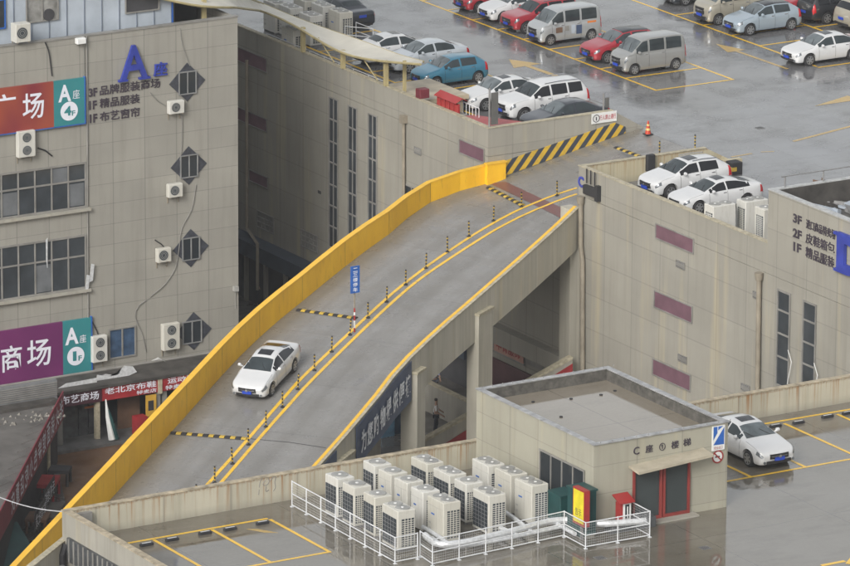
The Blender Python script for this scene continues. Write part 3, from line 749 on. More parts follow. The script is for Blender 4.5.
def diamond(cx, cy, hx, hz, full=True, shift=0):
    p = oY(cx, cy, YA); mb = MB()
    mb.slab([(p.x-hx, YA-.005, p.z), (p.x, YA-.005, p.z-hz), (p.x+hx, YA-.005, p.z), (p.x, YA-.005, p.z+hz)], (0, -.03, 0))
    o = mb.build('diamond_window', mat('diamond_tiles', (.055, .06, .075), .35, var=.35, scale=6), aa)
    mb = MB(); x0, x1, z0, z1 = p.x-.44, p.x+.44, p.z-.55, p.z+.5
    if shift: x0, x1 = p.x-.05-.55, p.x+.38
    y0, y1 = YA-.10, YA-.036
    mb.box(x0-.05, x0, y0, y1, z0-.05, z1+.05); mb.box(x1, x1+.05, y0, y1, z0-.05, z1+.05); mb.box(x0+.001, x1-.001, y0, y1, z1, z1+.05); mb.box(x0+.001, x1-.001, y0, y1, z0-.05, z0); mb.box((x0+x1)/2-.025, (x0+x1)/2+.025, y0+.005, y1, z0+.002, z1-.002)
    mb.build('frame', mat('light_frame', (.22, .225, .225), .5), o)
    mb = MB(); mb.box(x0+.001, x1-.001, YA-.05, YA-.037, z0+.001, z1-.001); mb.build('pane', M['glass'], o)
for cx, cy in ((187, 82), (188.5, 165.4), (190.5, 248), (193.5, 331)): diamond(cx, cy, 1.0, .97, shift=(cy > 300))
p = oY(109.5, 330.5, YA); q = oY(134.5, 356, YA)
ywin(aa, 'window', p.x, q.x, q.z+.1, p.z, YA, [], [(p.x+q.x)/2], mat('blue_curtain_glass', (.05, .09, .16), .15, var=.4, scale=2.5), .07)
# pipes and cables on the facade
for k, (pts, r, nm, mm) in enumerate((([(86.8, 36), (88.2, 330)], .035, 'downpipe', M['frame']), ([(83.8, 36), (84.2, 78)], .02, 'cable', M['frame']),
    ([(45, 42), (49, 50), (52, 76)], .03, 'cable', M['black']), ([(150, 92), (157, 101), (169, 107)], .02, 'cable', M['frame']), ([(180, 28), (182, 45), (190, 66)], .015, 'cable', M['frame']),
    ([(182, 114), (182, 146), (180, 160)], .02, 'cable', M['frame']), ([(196, 185), (192, 210), (181, 228), (179, 250), (176, 268), (166, 284), (150, 297)], .02, 'cable', M['frame']),
    ([(155, 240), (161, 243), (167, 250)], .03, 'cable', M['black']), ([(38, 148), (46, 149), (52, 156)], .04, 'cable', M['black']), ([(146, 300), (137, 305), (134, 318), (142, 332), (146, 352)], .02, 'cable', M['frame']),
    ([(90, 318), (97, 330), (99, 337)], .03, 'cable', M['black']))):
    mb = MB(); mb.tube(smooth_line(dense([oY(a, b, YA-.06) for a, b in pts], .3), 1), r, 6); mb.build(nm, mm, aa, smooth=True)
mb = MB(); p = oY(80, 40, YA-.1); mb.rbox(p.x-.25, p.x+.25, YA-.3, YA-.02, p.z-.15, p.z+.12); mb.build('cable_box', M['white'], aa)
mb = MB(); p = oY(235.5, 289, YA-.08); mb.box(p.x-.12, p.x+.12, YA-.2, YA-.01, p.z-.1, p.z+.15); mb.tube([(p.x, YA-.05, p.z-.1), (p.x, YA-.05, p.z-1)], .015, 5); mb.build('meter_box', M['unitfan'], aa)
# letters
mb = MB()
for x0, x1 in ((117.2, 126), (137.5, 148.5)):
    a = oY(x0, 81.5, YA); b = oY(x1, 81.5, YA); mb2 = MB(); mb2.box(a.x, b.x, YA-.225, YA-.06, oY(118.6, 81.3, YA).z-.003, oY(118.6, 81.3, YA).z+.1); mb2.build('serif', M['blue'], aa)
text_on('letter_a', 'A', ('Y', YA), (118.6, 81.2), 146.5, 35, M['blue'], aa, .22, .012, .14)
text_on('lettering', '座', ('Y', YA), (152.8, 76.5), 166.5, 14, M['blue'], aa, .12, .03, .08)
for s, ll, xr, h_ in (('3F', (88.6, 97), 97, 8.6), ('品牌服装商场', (99.5, 95.4), 160, 9.6), ('1F', (89, 109.7), 96.5, 8.6), ('精品服装', (99.5, 108.2), 139.5, 9.6), ('1F', (89.5, 123), 97, 8.6), ('布艺窗帘', (99.5, 121.6), 139.5, 9.6)):
    text_on('lettering', s, ('Y', YA), ll, xr, h_, M['ink'], aa, .04, .03, .025)
def circle_mesh(mb, c, r, y, n=28): mb.add([(c.x+r*math.cos(2*math.pi*k/n), y, c.z+r*math.sin(2*math.pi*k/n)) for k in range(n)], [tuple(range(n))])
def billboard(label, xl, xs, xr, tl, bl, tr, br, m_left, big, num, A_, Z_, Cc):
    Y = YA-.14
    a = oY(xl, tl, Y); s = oY(xs, 0, Y); e = oY(xr, tr, Y); eb = oY(xr, br, Y)
    o = empty('billboard', (e.x, YA, eb.z), label, 'billboard')
    mb = MB(); mb.box(a.x, s.x, Y, YA-.02, eb.z, e.z); mb.build('board', m_left, o)
    mb = MB(); mb.box(s.x+.002, e.x, Y, YA-.02, eb.z, e.z); mb.build('teal_board', M['teal'], o)
    mb = MB(); mb.box(e.x+.002, e.x+.06, Y-.02, YA-.02, eb.z-.05, e.z+.05); mb.box(a.x, e.x, Y-.02, YA-.02, eb.z-.05, eb.z-.003); mb.build('edge_trim', M['signblue'], o)
    for s_, ll, xr_, h_ in big: text_on('lettering', s_, ('Y', Y), ll, xr_, h_, M['wtxt'], o, .02, .035, 0)
    text_on('lettering', 'A', ('Y', Y), *A_, M['wtxt'], o, .02, .03, 0); text_on('lettering', '座', ('Y', Y), *Z_, M['wtxt'], o, .02, .0, 0)
    mb = MB(); c = oY(*Cc, Y); circle_mesh(mb, c, .47, Y-.02); mb.build('disc', M['wtxt'], o)
    text_on('lettering', num, ('Y', Y), (Cc[0]-(5 if num == '4' else 3), Cc[1]+5), Cc[0]+(2 if num == '4' else .6), 9.5, M['teal'], o, .035, .04, 0)
    text_on('lettering', 'F', ('Y', Y), (Cc[0]+2.5, Cc[1]+4.5), Cc[0]+6, 5, M['teal'], o, .035, .02, 0)
billboard('red and teal billboard with white 4F disc, highest one on the left building', -60, 52.5, 84.2, 96, 150, 77.5, 123, M['board_red'], '4' and [('广', (-10, 121), 16, 25), ('场', (22.5, 120), 44, 26)], '4', ((58.2, 102.5), 71, 17), ((72.6, 99), 79.5, 9), (69, 111))
billboard('purple and teal billboard with white writing and 1F disc, just above the shop roofs', -60, 58.8, 91, 341, 396, 317.5, 372, M['board_purple'], [('商', (1, 373), 22, 26), ('场', (27, 368), 51, 27)], '1', ((65, 345.5), 78.5, 17), ((79.5, 343), 86, 8), (75.6, 356))
# roof shed
sh = empty('roof_shed', (125, YA+1.6, ZA-.85), 'blue grey panelled shed on the left building roof, unseen upper height added for shade', 'shed')
p = oY(171.5, 10, YA+1.0); mb = MB(); mb.box(70, p.x, YA+1.0, YA+33, ZA-.85, ZA+17.0); mb.build('wall', M['bluepanel'], sh)  # upper height lies out of view, added to block skylight over the alley
mb = MB()
for k in range(60):
    x = p.x-.02-k*.95
    if x < 100: break
    mb.box(x-.02, x+.02, YA+.96, YA+.998, ZA-.85, ZA+17)
mb.mi = 1; mb.box(p.x-.02, p.x+.06, YA+.92, YA+.998, ZA-.85, ZA+17); mb.build('panel_ribs', [mat('panel_rib', (.16, .19, .24), .5), M['signblue']], sh)
for xl, xr, t_, b_, gl in ((-10, 4, 0, 29, M['glass']), (27, 57, -12, 22, mat('dull_pane', (.26, .26, .25), .3, var=.5, scale=2)), (126, 158, -8, 12.5, M['dark'])):
    a = oY(xl, b_, YA+.95); b = oY(xr, t_, YA+.95); ywin(sh, 'window', a.x, b.x, a.z, b.z, YA+.96, [], [(a.x+b.x)/2] if xl == 27 else [], gl, .06, M['signblue'] if xl < 20 else M['frame'])
mb = MB(); mb.box(69.9, p.x+.1, YA+.9, YA+33.1, ZA+17.003, ZA+17.1); mb.build('roof', M['bluepanel'], sh)
mb = MB(); c = oY(47, 15, YA+.9); mb.disc((c.x+.1, YA+.93, c.z), .3, (0, -1, 0), 14, .05); mb.build('exhaust_fan', M['dark'], sh)
mb = MB(); mb.box(p.x+.8, XAR-.5, YA+3.2, YA+8, ZA-.84, ZA+1.8); mb.mi = 1; mb.box(p.x+1.0, p.x+1.2, YA+2.9, YA+3.1, ZA-.84, ZA+2.2)
tag(mb.build('roof_shelter', [M['dark'], M['cream_steel']]), 'dark open shelter on the roof right of the blue shed, half under the pale canopy', 'shelter')

# wall units (split air conditioners)
def wall_unit(px0, px1, py0, py1, label, fans=1, dep=.35, Y=YA):
    a = oY(px0, py1, Y-dep); b = oY(px1-dep*7, py0, Y-dep); w = max(.6, b.x-a.x); h = b.z-a.z+.1
    o = empty('air_conditioner', (a.x+w/2, Y-dep/2, a.z), label, 'air conditioner', 'outdoor units fixed to the left building')
    mb = MB(); mb.rbox(a.x, a.x+w, Y-dep, Y-.05, a.z, a.z+h, .025); mb.build('casing', M['unit'], o)
    for k in range(fans):
        r = min(w*.36, h/fans*.38); cz = a.z+h*(k+.5)/fans
        mb = MB(); mb.disc((a.x+w*(.42 if fans == 1 else .5), Y-dep, cz), r, (0, -1, 0), 18, .015); f = mb.build('fan', M['unitdk'], o)
        mb = MB()
        for q in (1, .7, .42):
            for j in range(18):
                t0, t1 = 2*math.pi*j/18, 2*math.pi*(j+1)/18; cx = a.x+w*(.42 if fans == 1 else .5)
                mb.quad(*[(cx+rr*math.cos(tt), Y-dep-.02, cz+rr*math.sin(tt)) for rr, tt in ((r*q, t0), (r*q-.018, t0), (r*q-.018, t1), (r*q, t1))])
        mb.build('fan_guard', M['unitfan'], f)
    mb = MB(); 
    for xx in (a.x+.08, a.x+w-.12): mb.box(xx, xx+.04, Y-dep, Y, a.z-.05, a.z-.003); mb.box(xx, xx+.04, Y-.05, Y-.003, a.z-.35, a.z-.053)
    mb.build('bracket', M['pipe'], o)
wall_unit(16, 35, 25, 43, 'boxy white outdoor unit standing at the foot of the blue roof shed', 1, .6, YA+.25)
wall_unit(18.5, 38, 132, 158, 'tall twin-fan outdoor unit under the red and teal billboard', 2)
wall_unit(169.7, 187, 102, 114.5, 'small outdoor unit under the topmost diamond window', 1)
wall_unit(169, 185.5, 185, 198, 'small outdoor unit under the second diamond window, red sticker', 1)
wall_unit(158, 174, 249.5, 263, 'small outdoor unit left of the third diamond window', 1)
wall_unit(163.5, 182.5, 324.5, 351, 'tall twin-fan outdoor unit left of the lowest diamond window', 2)
wall_unit(93, 110, 337, 363, 'tall twin-fan outdoor unit right of the purple billboard', 2)

mb = MB(); mb.box(XAR-.5, XB-.01, 284, 290, 0, 21); o_ = tag(mb.build('alley_light_blocker', M['B']), 'unseen block added behind the left building to darken the narrow alley', 'building')  # unseen block, added to keep skylight out of the alley
# canopy over the gap and building B's edge
cn = empty('wavy_canopy', (XB, 253, H+1), 'long wavy off-white membrane canopy with yellowish steel edge along the roof edge', 'canopy')
frA = [(120, -12), (160, -4), (176, 2), (205, 8), (233, 6.2)]
frB = [(262, 10), (280, 17), (298, 26), (324, 43), (343, 53), (362, 58), (392, 61.5), (421, 63.5)]
bkB = [(262, 3), (283, 12), (303, 20), (330, 30), (352, 37), (376, 46), (402, 56), (423, 61)]
fa = [oY(a, b, YA+.5) for a, b in frA]; fb_ = [oX(a, b, XB-.3) for a, b in frB]; bb_ = [oX(a, b, XB+1.4) for a, b in bkB]
F_ = smooth_line(dense(fa+fb_, .6), 5); B__ = smooth_line(dense([p+Vector((.9, 2.6, .35)) for p in fa]+bb_, .6), 5)
def resamp(P_, n):
    L = [0]
    for a, b in zip(P_, P_[1:]): L.append(L[-1]+(b-a).length)
    out = []
    j = 0
    for k in range(n):
        t = L[-1]*k/(n-1)
        while j < len(L)-2 and L[j+1] < t: j += 1
        out.append(P_[j].lerp(P_[j+1], (t-L[j])/max(1e-6, L[j+1]-L[j])))
    return out
F_ = resamp(F_, 48); B__ = resamp(B__, 48)
mb = MB()
for i in range(48):
    for k in range(7):
        t = k/6; p = F_[i].lerp(B__[i], t); p.z -= math.sin(t*math.pi)*.10*(1+.6*math.sin(i*.9)); mb.v.append(p)
for i in range(47):
    for k in range(6): mb.f.append([7*i+k, 7*i+k+1, 7*i+k+8, 7*i+k+7]); mb.m.append(0)
cm = mb.build('membrane', M['canopy'], cn, smooth=True)
mb = MB(); mb.tube([p+Vector((-.03, 0, -.04)) for p in F_], .065, 6); mb.build('edge_beam', M['cream_steel'], cn, smooth=True)
mb = MB(); mb.tube([p+Vector((.03, 0, -.04)) for p in B__], .06, 6); mb.build('edge_beam', M['cream_steel'], cn, smooth=True)
for px, w in ((303, .1), (343, .1), (386, .1), (404.5, .07)):
    if px == 404.5: c = oX(px, 83, XB+.5); zt = c.z+1.15; zb = H+.9
    else: c = oX(px, 60, XB-.02); zb = H+1.15; zt = min(p.z for p in sorted(F_, key=lambda p: abs(p.y-c.y))[:2])-.03
    mb = MB(); mb.box(c.x-w, c.x+w, c.y-w, c.y+w, zb, max(zt, zb+.3)); mb.build('post', M['cream_steel'], cn)
for px in (322, 365):
    c = oX(px, 50, XB); z = min(p.z for p in sorted(F_, key=lambda p: abs(p.y-c.y))[:2]); mb = MB(); mb.tube([(XB+.1, c.y-1.1, H+1.2), (XB-.1, c.y+.2, z-.05)], .035, 6); mb.build('brace', M['cream_steel'], cn)
mb = MB(); 
for zz in (H+.5, H+1.0): mb.tube([(XB+.7, 250, zz), (XB+.7, 262, zz)], .02, 5)
for k in range(9): mb.tube([(XB+.7, 250+k*1.5, H), (XB+.7, 250+k*1.5, H+1.02)], .02, 5)
tag(mb.build('low_railing', M['white_steel']), 'low white rail on the roof edge under the canopy posts', 'railing')
mb = MB(); mb.mi = 0; p = oY(204, 16, YA+1.2); mb.box(p.x-.09, p.x+.09, YA+1.1, YA+1.3, ZA-.84, p.z+.9); tag(mb.build('canopy_post', M['cream_steel']), 'short yellowish steel post at the left building roof edge holding the canopy', 'post')

# roof objects at the corner of building B
a = W3(385, 84, H+1.0); b = W3(426, 98, H+1.0); c_ = W3(461, 90, H+1.0)
mb = MB(); mb.box(XB+.22, XB+.22+2.9, b.y-.2, a.y+.1, H+.72, H+.95)
mb.box(XB+.4, XB+2.9, b.y, a.y, H+.002, H+.715)
tag(mb.build('roof_hatch_slab', mat('tan_slab', (.42, .36, .26), .45, var=.35, scale=1.2)), 'flat tan concrete slab raised above the deck beside the blue hatchback', 'slab')
mb = MB(); p = oX(414.5, 99, XB); mb.rbox(XB+.05, XB+.6, p.y-.45, p.y, H+1.16, H+1.62, .02); tag(mb.build('fire_box', mat('dull_red', (.16, .03, .04), .5)), 'dull dark red box on the parapet left of the small red roof', 'box')
rs = empty('red_roofed_rack', oX(448, 105, XB+.5), 'small rack with a pitched red roof behind the parapet corner', 'shelter')
p = oX(437, 101, XB+.3); q = oX(459, 110, XB+.3)
mb = MB(); mb.slab([(XB+.1, p.y, H+1.62), (XB+.5, p.y, H+1.85), (XB+.9, p.y, H+1.62), (XB+.5, p.y, H+1.80)], (0, q.y-p.y, 0)); mb.build('roof', M['red'], rs)
for k in range(5):
    y = p.y+(q.y-p.y)*(k+.4)/5; mb = MB(); mb.rbox(XB+.25, XB+.4, y-.2, y+.12, H+1.0, H+1.55, .02); mb.build('extinguisher', M['red'], rs)
mb = MB(); mb.box(XB+.2, XB+.8, q.y, p.y, H+.002, H+.98); mb.build('base', M['frame'], rs)
mb = MB()
for k in range(7): mb.tube([(XB+.9, q.y-.9+k*.3, H), (XB+.9, q.y-.9+k*.3, H+1.5)], .02, 4)
mb.tube([(XB+.9, q.y-.9, H+1.5), (XB+.9, q.y+.9, H+1.5)], .025, 5); tag(mb.build('wire_panel', M['white_steel']), 'white wire panel right of the small red-roofed rack', 'panel')
mb = MB(); p = oX(461, 114, XB+.3); mb.slab([(XB+.22, p.y, H+.95), (XB+.22, YB+.25, H+.95), (XB+2.3, YB+.25, H+1.03), (XB+1.0, p.y, H+.95)], (0, 0, .06)); mb.mi = 0
mb.box(XB+.4, XB+.9, YB+.5, p.y-.2, H+.002, H+.945); tag(mb.build('red_tin_roof', M['red']), 'flat red tin sheet lying behind the parapet at the building corner', 'roof')
for px, py0, py1, lab, Yp in ((490.5, 88, 128, 'back of a tall narrow notice board on a silver post at the parapet corner', YB+.1), (604.5, 93, 113, 'short dark notice board standing at the far right end of the parapet', YB+.3)):
    t_ = oY(px, py0, Yp); b_ = oY(px, py1, Yp)
    o = empty('notice_board', (t_.x, Yp, H+1.15), lab, 'board')
    mb = MB(); mb.tube([(t_.x-.05, Yp, H+1.0), (t_.x-.05, Yp, t_.z)], .05, 6); mb.build('post', M['steel'], o)
    mb = MB(); mb.box(t_.x+.05, t_.x+(.42 if px < 500 else .25), Yp-.05, Yp+.03, H+1.25, t_.z-.25); mb.build('board', mat('board_back', (.12, .12, .115), .6), o)

# ------------------------------------------------------------------ shops at the foot of A
YS = 244.4
fb = oY(101, 400.6, YS).z; ft = oY(101, 387.4, YS).z; eave = oY(101, 386, YS-.2).z; junc = oY(101, 369.5, YA-.05).z
sr = empty('shop_row', (128, YS, 0), 'row of small shops under a dark lean-to roof below the purple billboard', 'shops')
mb = MB(); mb.slab([(112, YS-.2, eave), (146, YS-.2, eave), (146, YA-.01, junc), (112, YA-.01, junc)], (0, 0, -.14)); mb.build('roof', M['darkroof'], sr)
mb = MB(); mb.tube([(112, YA-.25, junc+.03), (139, YA-.25, junc+.03)], .07, 8); mb.build('roof_pipe', M['frame'], sr)
mb = MB(); mb.box(118, 146, YS+.05, YS+.2, fb, eave-.15); mb.build('fascia_back', M['frame'], sr)
mb = MB(); mb.box(118, 146, YA-.12, YA-.012, .15, fb+.5); mb.build('back_wall', M['dark'], sr)
mb = MB(); mb.box(116, 146, YS-.9, YA-.13, .01, .15); mb.build('step', mat('dark_step', (.13, .13, .13), .5, var=.4), sr)
for px in (60.5, 98, 158.5, 165):
    p = oY(px, 430, YS); mb = MB(); mb.box(p.x-.1, p.x+.12, YS, YS+.22, .155, fb); mb.build('pier', M['cap'] if px == 98 else M['frame'], sr)
for px0, px1, mm in ((62, 78, M['bluepanel']), (79, 88, M['frame']), (89, 96, M['steel']), (118, 140, M['brown'])):
    a = oY(px0, 440, YS+.9); b = oY(px1, 440, YS+.9); mb = MB(); mb.box(a.x, b.x, YS+.9, YS+.95, .16, fb+.1); mb.build('shutter', mat('dk_%d' % px0, (.07, .075, .08), .4, var=.5, scale=3) if px0 != 118 else M['brown'], sr)
def shop_sign(px0, px1, m_, txts, label):
    a = oY(px0, 400, YS); b = oY(px1, 400, YS)
    o = empty('shop_sign', (a.x, YS, fb), label, 'sign')
    mb = MB(); mb.box(a.x, b.x, YS-.12, YS+.04, fb, ft+.05); mb.build('board', m_, o)
    for s, x0, x1, z0, z1 in txts:
        w = b.x-a.x; h = ft-fb; mb = MB(); add_text(mb, s, (a.x+w*x0, YS-.13, fb+h*z0), (w*(x1-x0), 0, 0), (0, 0, h*(z1-z0)), (0, -.01, 0), .025); mb.build('lettering', M['wtxt'], o)
shop_sign(57, 100.7, M['shopdark'], [('布艺商场', .05, .93, .22, .85)], 'dark maroon fascia sign with four white characters, left of the red shop signs')
shop_sign(101.2, 158, M['shopred'], [('老北京布鞋', .04, .95, .45, .95), ('特卖店', .6, .95, .05, .36)], 'long red fascia sign with white characters left of the pale divider')
shop_sign(162, 206, M['shopred'], [('运动鞋服', .1, .95, .5, .95), ('特卖店', .05, .55, .05, .4)], 'red fascia sign right of the pale divider, cut by the yellow ramp wall')
mb = MB(); p = oY(159.8, 395, YS-.1); mb.box(p.x-.12, p.x+.12, YS-.14, YS+.04, fb-.1, eave-.16); tag(mb.build('sign_divider', M['cap']), 'pale upright divider between the two red shop signs', 'divider')
# tarps on the shop roof
def cloth(name, pts, m_, label, cat, seed, h=.22):
    R_ = random.Random(seed); n = len(pts)
    c = sum((Vector(p) for p in pts), Vector())/n; mb = MB(); ring = []
    K = 4
    rows = []
    for r in range(K+1):
        t = 1-r/K; rows.append([c.lerp(Vector(p), t)+Vector((0, 0, R_.uniform(.02, h)*(1-t*.6))) for p in pts])
    o = 0
    for row in rows: mb.v += row
    for r in range(K):
        for i in range(n): mb.f.append([r*n+i, r*n+(i+1) % n, (r+1)*n+(i+1) % n, (r+1)*n+i]); mb.m.append(0)
    ob = mb.build(name, m_); return tag(ob, label, cat)
zr = eave+.25
cloth('plastic_sheet', [oY(x, y, YS+.6)+Vector((0, 0, .05)) for x, y in ((96, 383), (97, 376), (108, 378), (118, 376), (124, 367), (133, 368), (137, 374), (128, 378), (112, 384), (103, 383))], M['foil'], 'crumpled white plastic sheet lying on the dark shop roof', 'plastic sheet', 4, .15)
cloth('plastic_sheet', [oY(x, y, YS+.4)+Vector((0, 0, .05)) for x, y in ((58, 390), (66, 385), (82, 382), (97, 379), (97, 384), (80, 387), (66, 390))], M['foil'], 'flatter white plastic sheet above the dark maroon shop sign', 'plastic sheet', 6, .1)
cloth('plastic_sheet', [oY(x, y, YS+1.3)+Vector((0, 0, .1)) for x, y in ((151, 363), (158, 360), (166, 364), (160, 362))], M['white'], 'small bent white scrap on the shop roof near the ramp wall', 'scrap', 8, .1)
pp = oY(107, 448, YS-.15)
um = empty('closed_parasol', (pp.x, YS-.3, .15), 'closed green and white parasol leaning by the shop front', 'parasol')
mb = MB(); mb.tube([(pp.x+.1, YS-.5, .2), (pp.x-.05, YS-.35, 1.3), (pp.x-.12, YS-.3, 2.2)], [.19, .11, .03], 8); mb.build('cover', M['white'], um, smooth=True)
mb = MB(); mb.tube([(pp.x+.3, YS-.55, .2), (pp.x+.1, YS-.45, 1.2), (pp.x-.02, YS-.4, 1.7)], [.15, .09, .03], 8); mb.build('green_panel', M['green'], um, smooth=True)
mb = MB(); a = oY(146, 420, YS-.05); mb.box(a.x, a.x+.55, YS-.1, YS-.02, .9, fb-.1); mb.mi = 1; mb.box(a.x+.1, a.x+.4, YS-.11, YS-.1, 1.2, 1.7); tag(mb.build('poster', [mat('poster_orange', (.55, .33, .05), .5), M['black']]), 'orange and yellow poster by the shop door near the ramp wall', 'poster')
mb = MB(); a = oY(134, 430, YS-.3); mb.box(a.x, a.x+.6, YS-.6, YS-.1, .155, 1.1); tag(mb.build('cabinet', M['shopred']), 'low red cabinet in front of the shop next to the poster', 'cabinet')
mb = MB(); a = oY(91, 428, YS+.8); mb.box(a.x-.3, a.x+.3, YS+.85, YS+.89, 1.5, 1.6); tag(mb.build('door_tape', M['orange']), 'short orange strip across the dark shop door', 'strip')

# ------------------------------------------------------------------ low building at far left with slanted banner
zl = 3.2
e1 = W3(57, 398, zl); e2 = W3(-60, 620, zl)
lb = empty('low_building', (110, 235, 0), 'low flat-roofed shop building at far left edge with rubble on its grey roof', 'building')
mb = MB(); mb.prism([(e1.x, e1.y), (e1.x-20, e1.y+1), (e2.x-20, e2.y), (e2.x, e2.y)], 0.01, zl-.2); mb.build('wall', M['dark'], lb)
mb = MB(); mb.prism([(e1.x+.1, e1.y), (e1.x-20, e1.y+1), (e2.x-20, e2.y), (e2.x+.1, e2.y)], zl-.197, zl); mb.build('roof', M['greyroof'], lb)
p = W3(0, 408, zl); mb = MB(); mb.box(105, e1.x-.1, p.y-.1, p.y+.1, zl+.003, zl+1.0)
wv = mb.build('shutter_wall', M['shutter'], lb)
mb = MB()
for k in range(7): mb.box(105, e1.x-.1, p.y-.14, p.y-.103, zl+.25+k*.1, zl+.28+k*.1)
mb.build('slats', M['frame'], wv)
mb = MB(); mb.box(105, e1.x-.3, p.y-.9, p.y-.15, zl+.003, zl+.16); mb.build('gutter', M['darkroof'], lb)
dd_ = (e2-e1).normalized()
for k in range(12):
    c = e1+dd_*(1+k*1.3); mb = MB(); mb.tube([c+Vector((.1, 0, .25)), c+Vector((-.5, .2, .03))], .014, 4); mb.build('banner_stay', M['darkroof'], lb)
R_ = random.Random(9)
mb = MB(); q = W3(30, 417, zl)
for k in range(46):
    x, y = q.x+R_.uniform(-2.2, 1.6), q.y+R_.uniform(-.8, .7); r = R_.uniform(.05, .16)
    mb.add([(x-r, y, zl), (x, y-r, zl), (x+r, y, zl), (x, y+r, zl), (x+r*.2, y, zl+r)], [(0, 1, 4), (1, 2, 4), (2, 3, 4), (3, 0, 4)])
tag(mb.build('rubble', M['asphalt_lump']), 'scattered pale mortar rubble on the low grey roof', 'rubble', kind='stuff')
bn = empty('slanted_banner', (e1.x, e1.y, zl-1), 'long dark red banner with white characters running along the low roof edge', 'banner')
E1 = e1+Vector((.25, -.1, 0)); E2 = e2+Vector((.25, -.1, 0)); dv = (E2-E1); Lb = dv.length; du = dv.normalized(); out = Vector((-du.y, du.x, 0))
if out.dot(CAM-E1) < 0: out = -out
zb_, zt_ = zl-1.0, zl+.35
mb = MB(); mb.slab([E1+Vector((0, 0, zb_-zl)), E2+Vector((0, 0, zb_-zl)), E2+Vector((0, 0, zt_-zl)), E1+Vector((0, 0, zt_-zl))], out*.05); mb.build('cloth', mat('banner_red', (.22, .02, .04), .5), bn)
chars = '老火锅面馆特色小吃店重庆'; step = 1.32
for k, ch in enumerate(chars):
    s0 = .35+k*step; w = 1.0
    if s0+w > Lb: break
    mb = MB(); add_text(mb, ch, E1+du*s0+out*.055+Vector((0, 0, zb_-zl+.18)), du*w, (0, 0, 1.0), out*.01, .03); mb.build('lettering', M['wtxt'], bn)
# things in the alley under the banner
al = [(44, 492, 'dark green market stall board below the slanted banner', 'stall_board', M['green'], 18, 545)]
p = W3(22, 562, 0); mb = MB(); mb.slab([(p.x-1.2, p.y-.6, .0), (p.x+.6, p.y-.8, .0), (p.x+.9, p.y+2.2, 1.1), (p.x-.9, p.y+2.4, 1.1)], (0, 0, .06)); tag(mb.build('stall_board', M['green']), 'sloping green board in the alley at the bottom left corner', 'board')
for k, (px, py, w, l, h, mm, lb_) in enumerate(((47, 498, .5, 1.6, .9, M['shopred'], 'narrow red stall counter under the slanted banner'), (53, 520, .35, 2.4, .5, M['darkroof'], 'long dark goods table beside the ramp wall'), (38, 530, .5, 1.2, .7, M['brown'], 'brown crate stack in the alley between banner and ramp'), (60, 484, .5, .9, .8, M['dark'], 'dark barrel-like bin at the head of the alley'))):
    p = W3(px, py, 0); d = Vector((-.62, -.78, 0)); n_ = Vector((.78, -.62, 0)); mb = MB()
    mb.slab([p-d*l/2-n_*w+Vector((0, 0, h*.8)), p+d*l/2-n_*w+Vector((0, 0, h*.8)), p+d*l/2+n_*w+Vector((0, 0, h*.8)), p-d*l/2+n_*w+Vector((0, 0, h*.8))], (0, 0, h*.2))
    for sx in (-1, 1):
        for sy in (-1, 1): c = p+d*l*.45*sx+n_*w*.85*sy; mb.box(c.x-.05, c.x+.05, c.y-.05, c.y+.05, 0, h*.79)
    tag(mb.build('stall_table', mm), lb_, 'stall')
for k in range(2):
    p = W3(49+k*-9, 512+k*22, 0); mb = MB(); a0 = p+Vector((0, 0, .5)); d = Vector((-.62, -.78, 0)); o_ = Vector((.78, -.62, .0))
    mb.slab([a0+d*-1.3, a0+d*1.3, a0+d*1.3+Vector((0, 0, .9)), a0+d*-1.3+Vector((0, 0, .9))], o_*.03)
    o = mb.build('cloth_banner', M['dark']); tag(o, ['black cloth banner with white brush writing, upper of two by the ramp wall', 'black cloth banner with white brush writing, lower of two by the ramp wall'][k], 'banner')
    o2 = MB(); add_text(o2, ['手机维修', '鞋帽批发'][k], a0+d*-1.2+Vector((0, 0, .1))+o_*.04, d*2.4, (0, 0, .65), o_*.01, .0); o2.build('lettering', M['wtxt'], o)
for k, (px, py) in enumerate(((51, 452), (49, 474))):
    p = W3(px, py+8, 0); mb = MB(); mb.tube([(p.x, p.y, 0), (p.x, p.y, 2.9)], .09, 8)
    tag(mb.build('alley_post', M['cap']), ['pale upright pole behind the top of the slanted banner', 'pale upright pole nearer the ramp below the slanted banner'][k], 'post')
mb = MB(); a = W3(-4, 496, 5.5); b = W3(66, 512, 9); mb.tube([a.lerp(b, k/8)-Vector((0, 0, .15*math.sin(math.pi*k/8))) for k in range(9)], .025, 5); tag(mb.build('overhead_cable', M['white_steel']), 'pale cable crossing over the alley at lower left', 'cable')

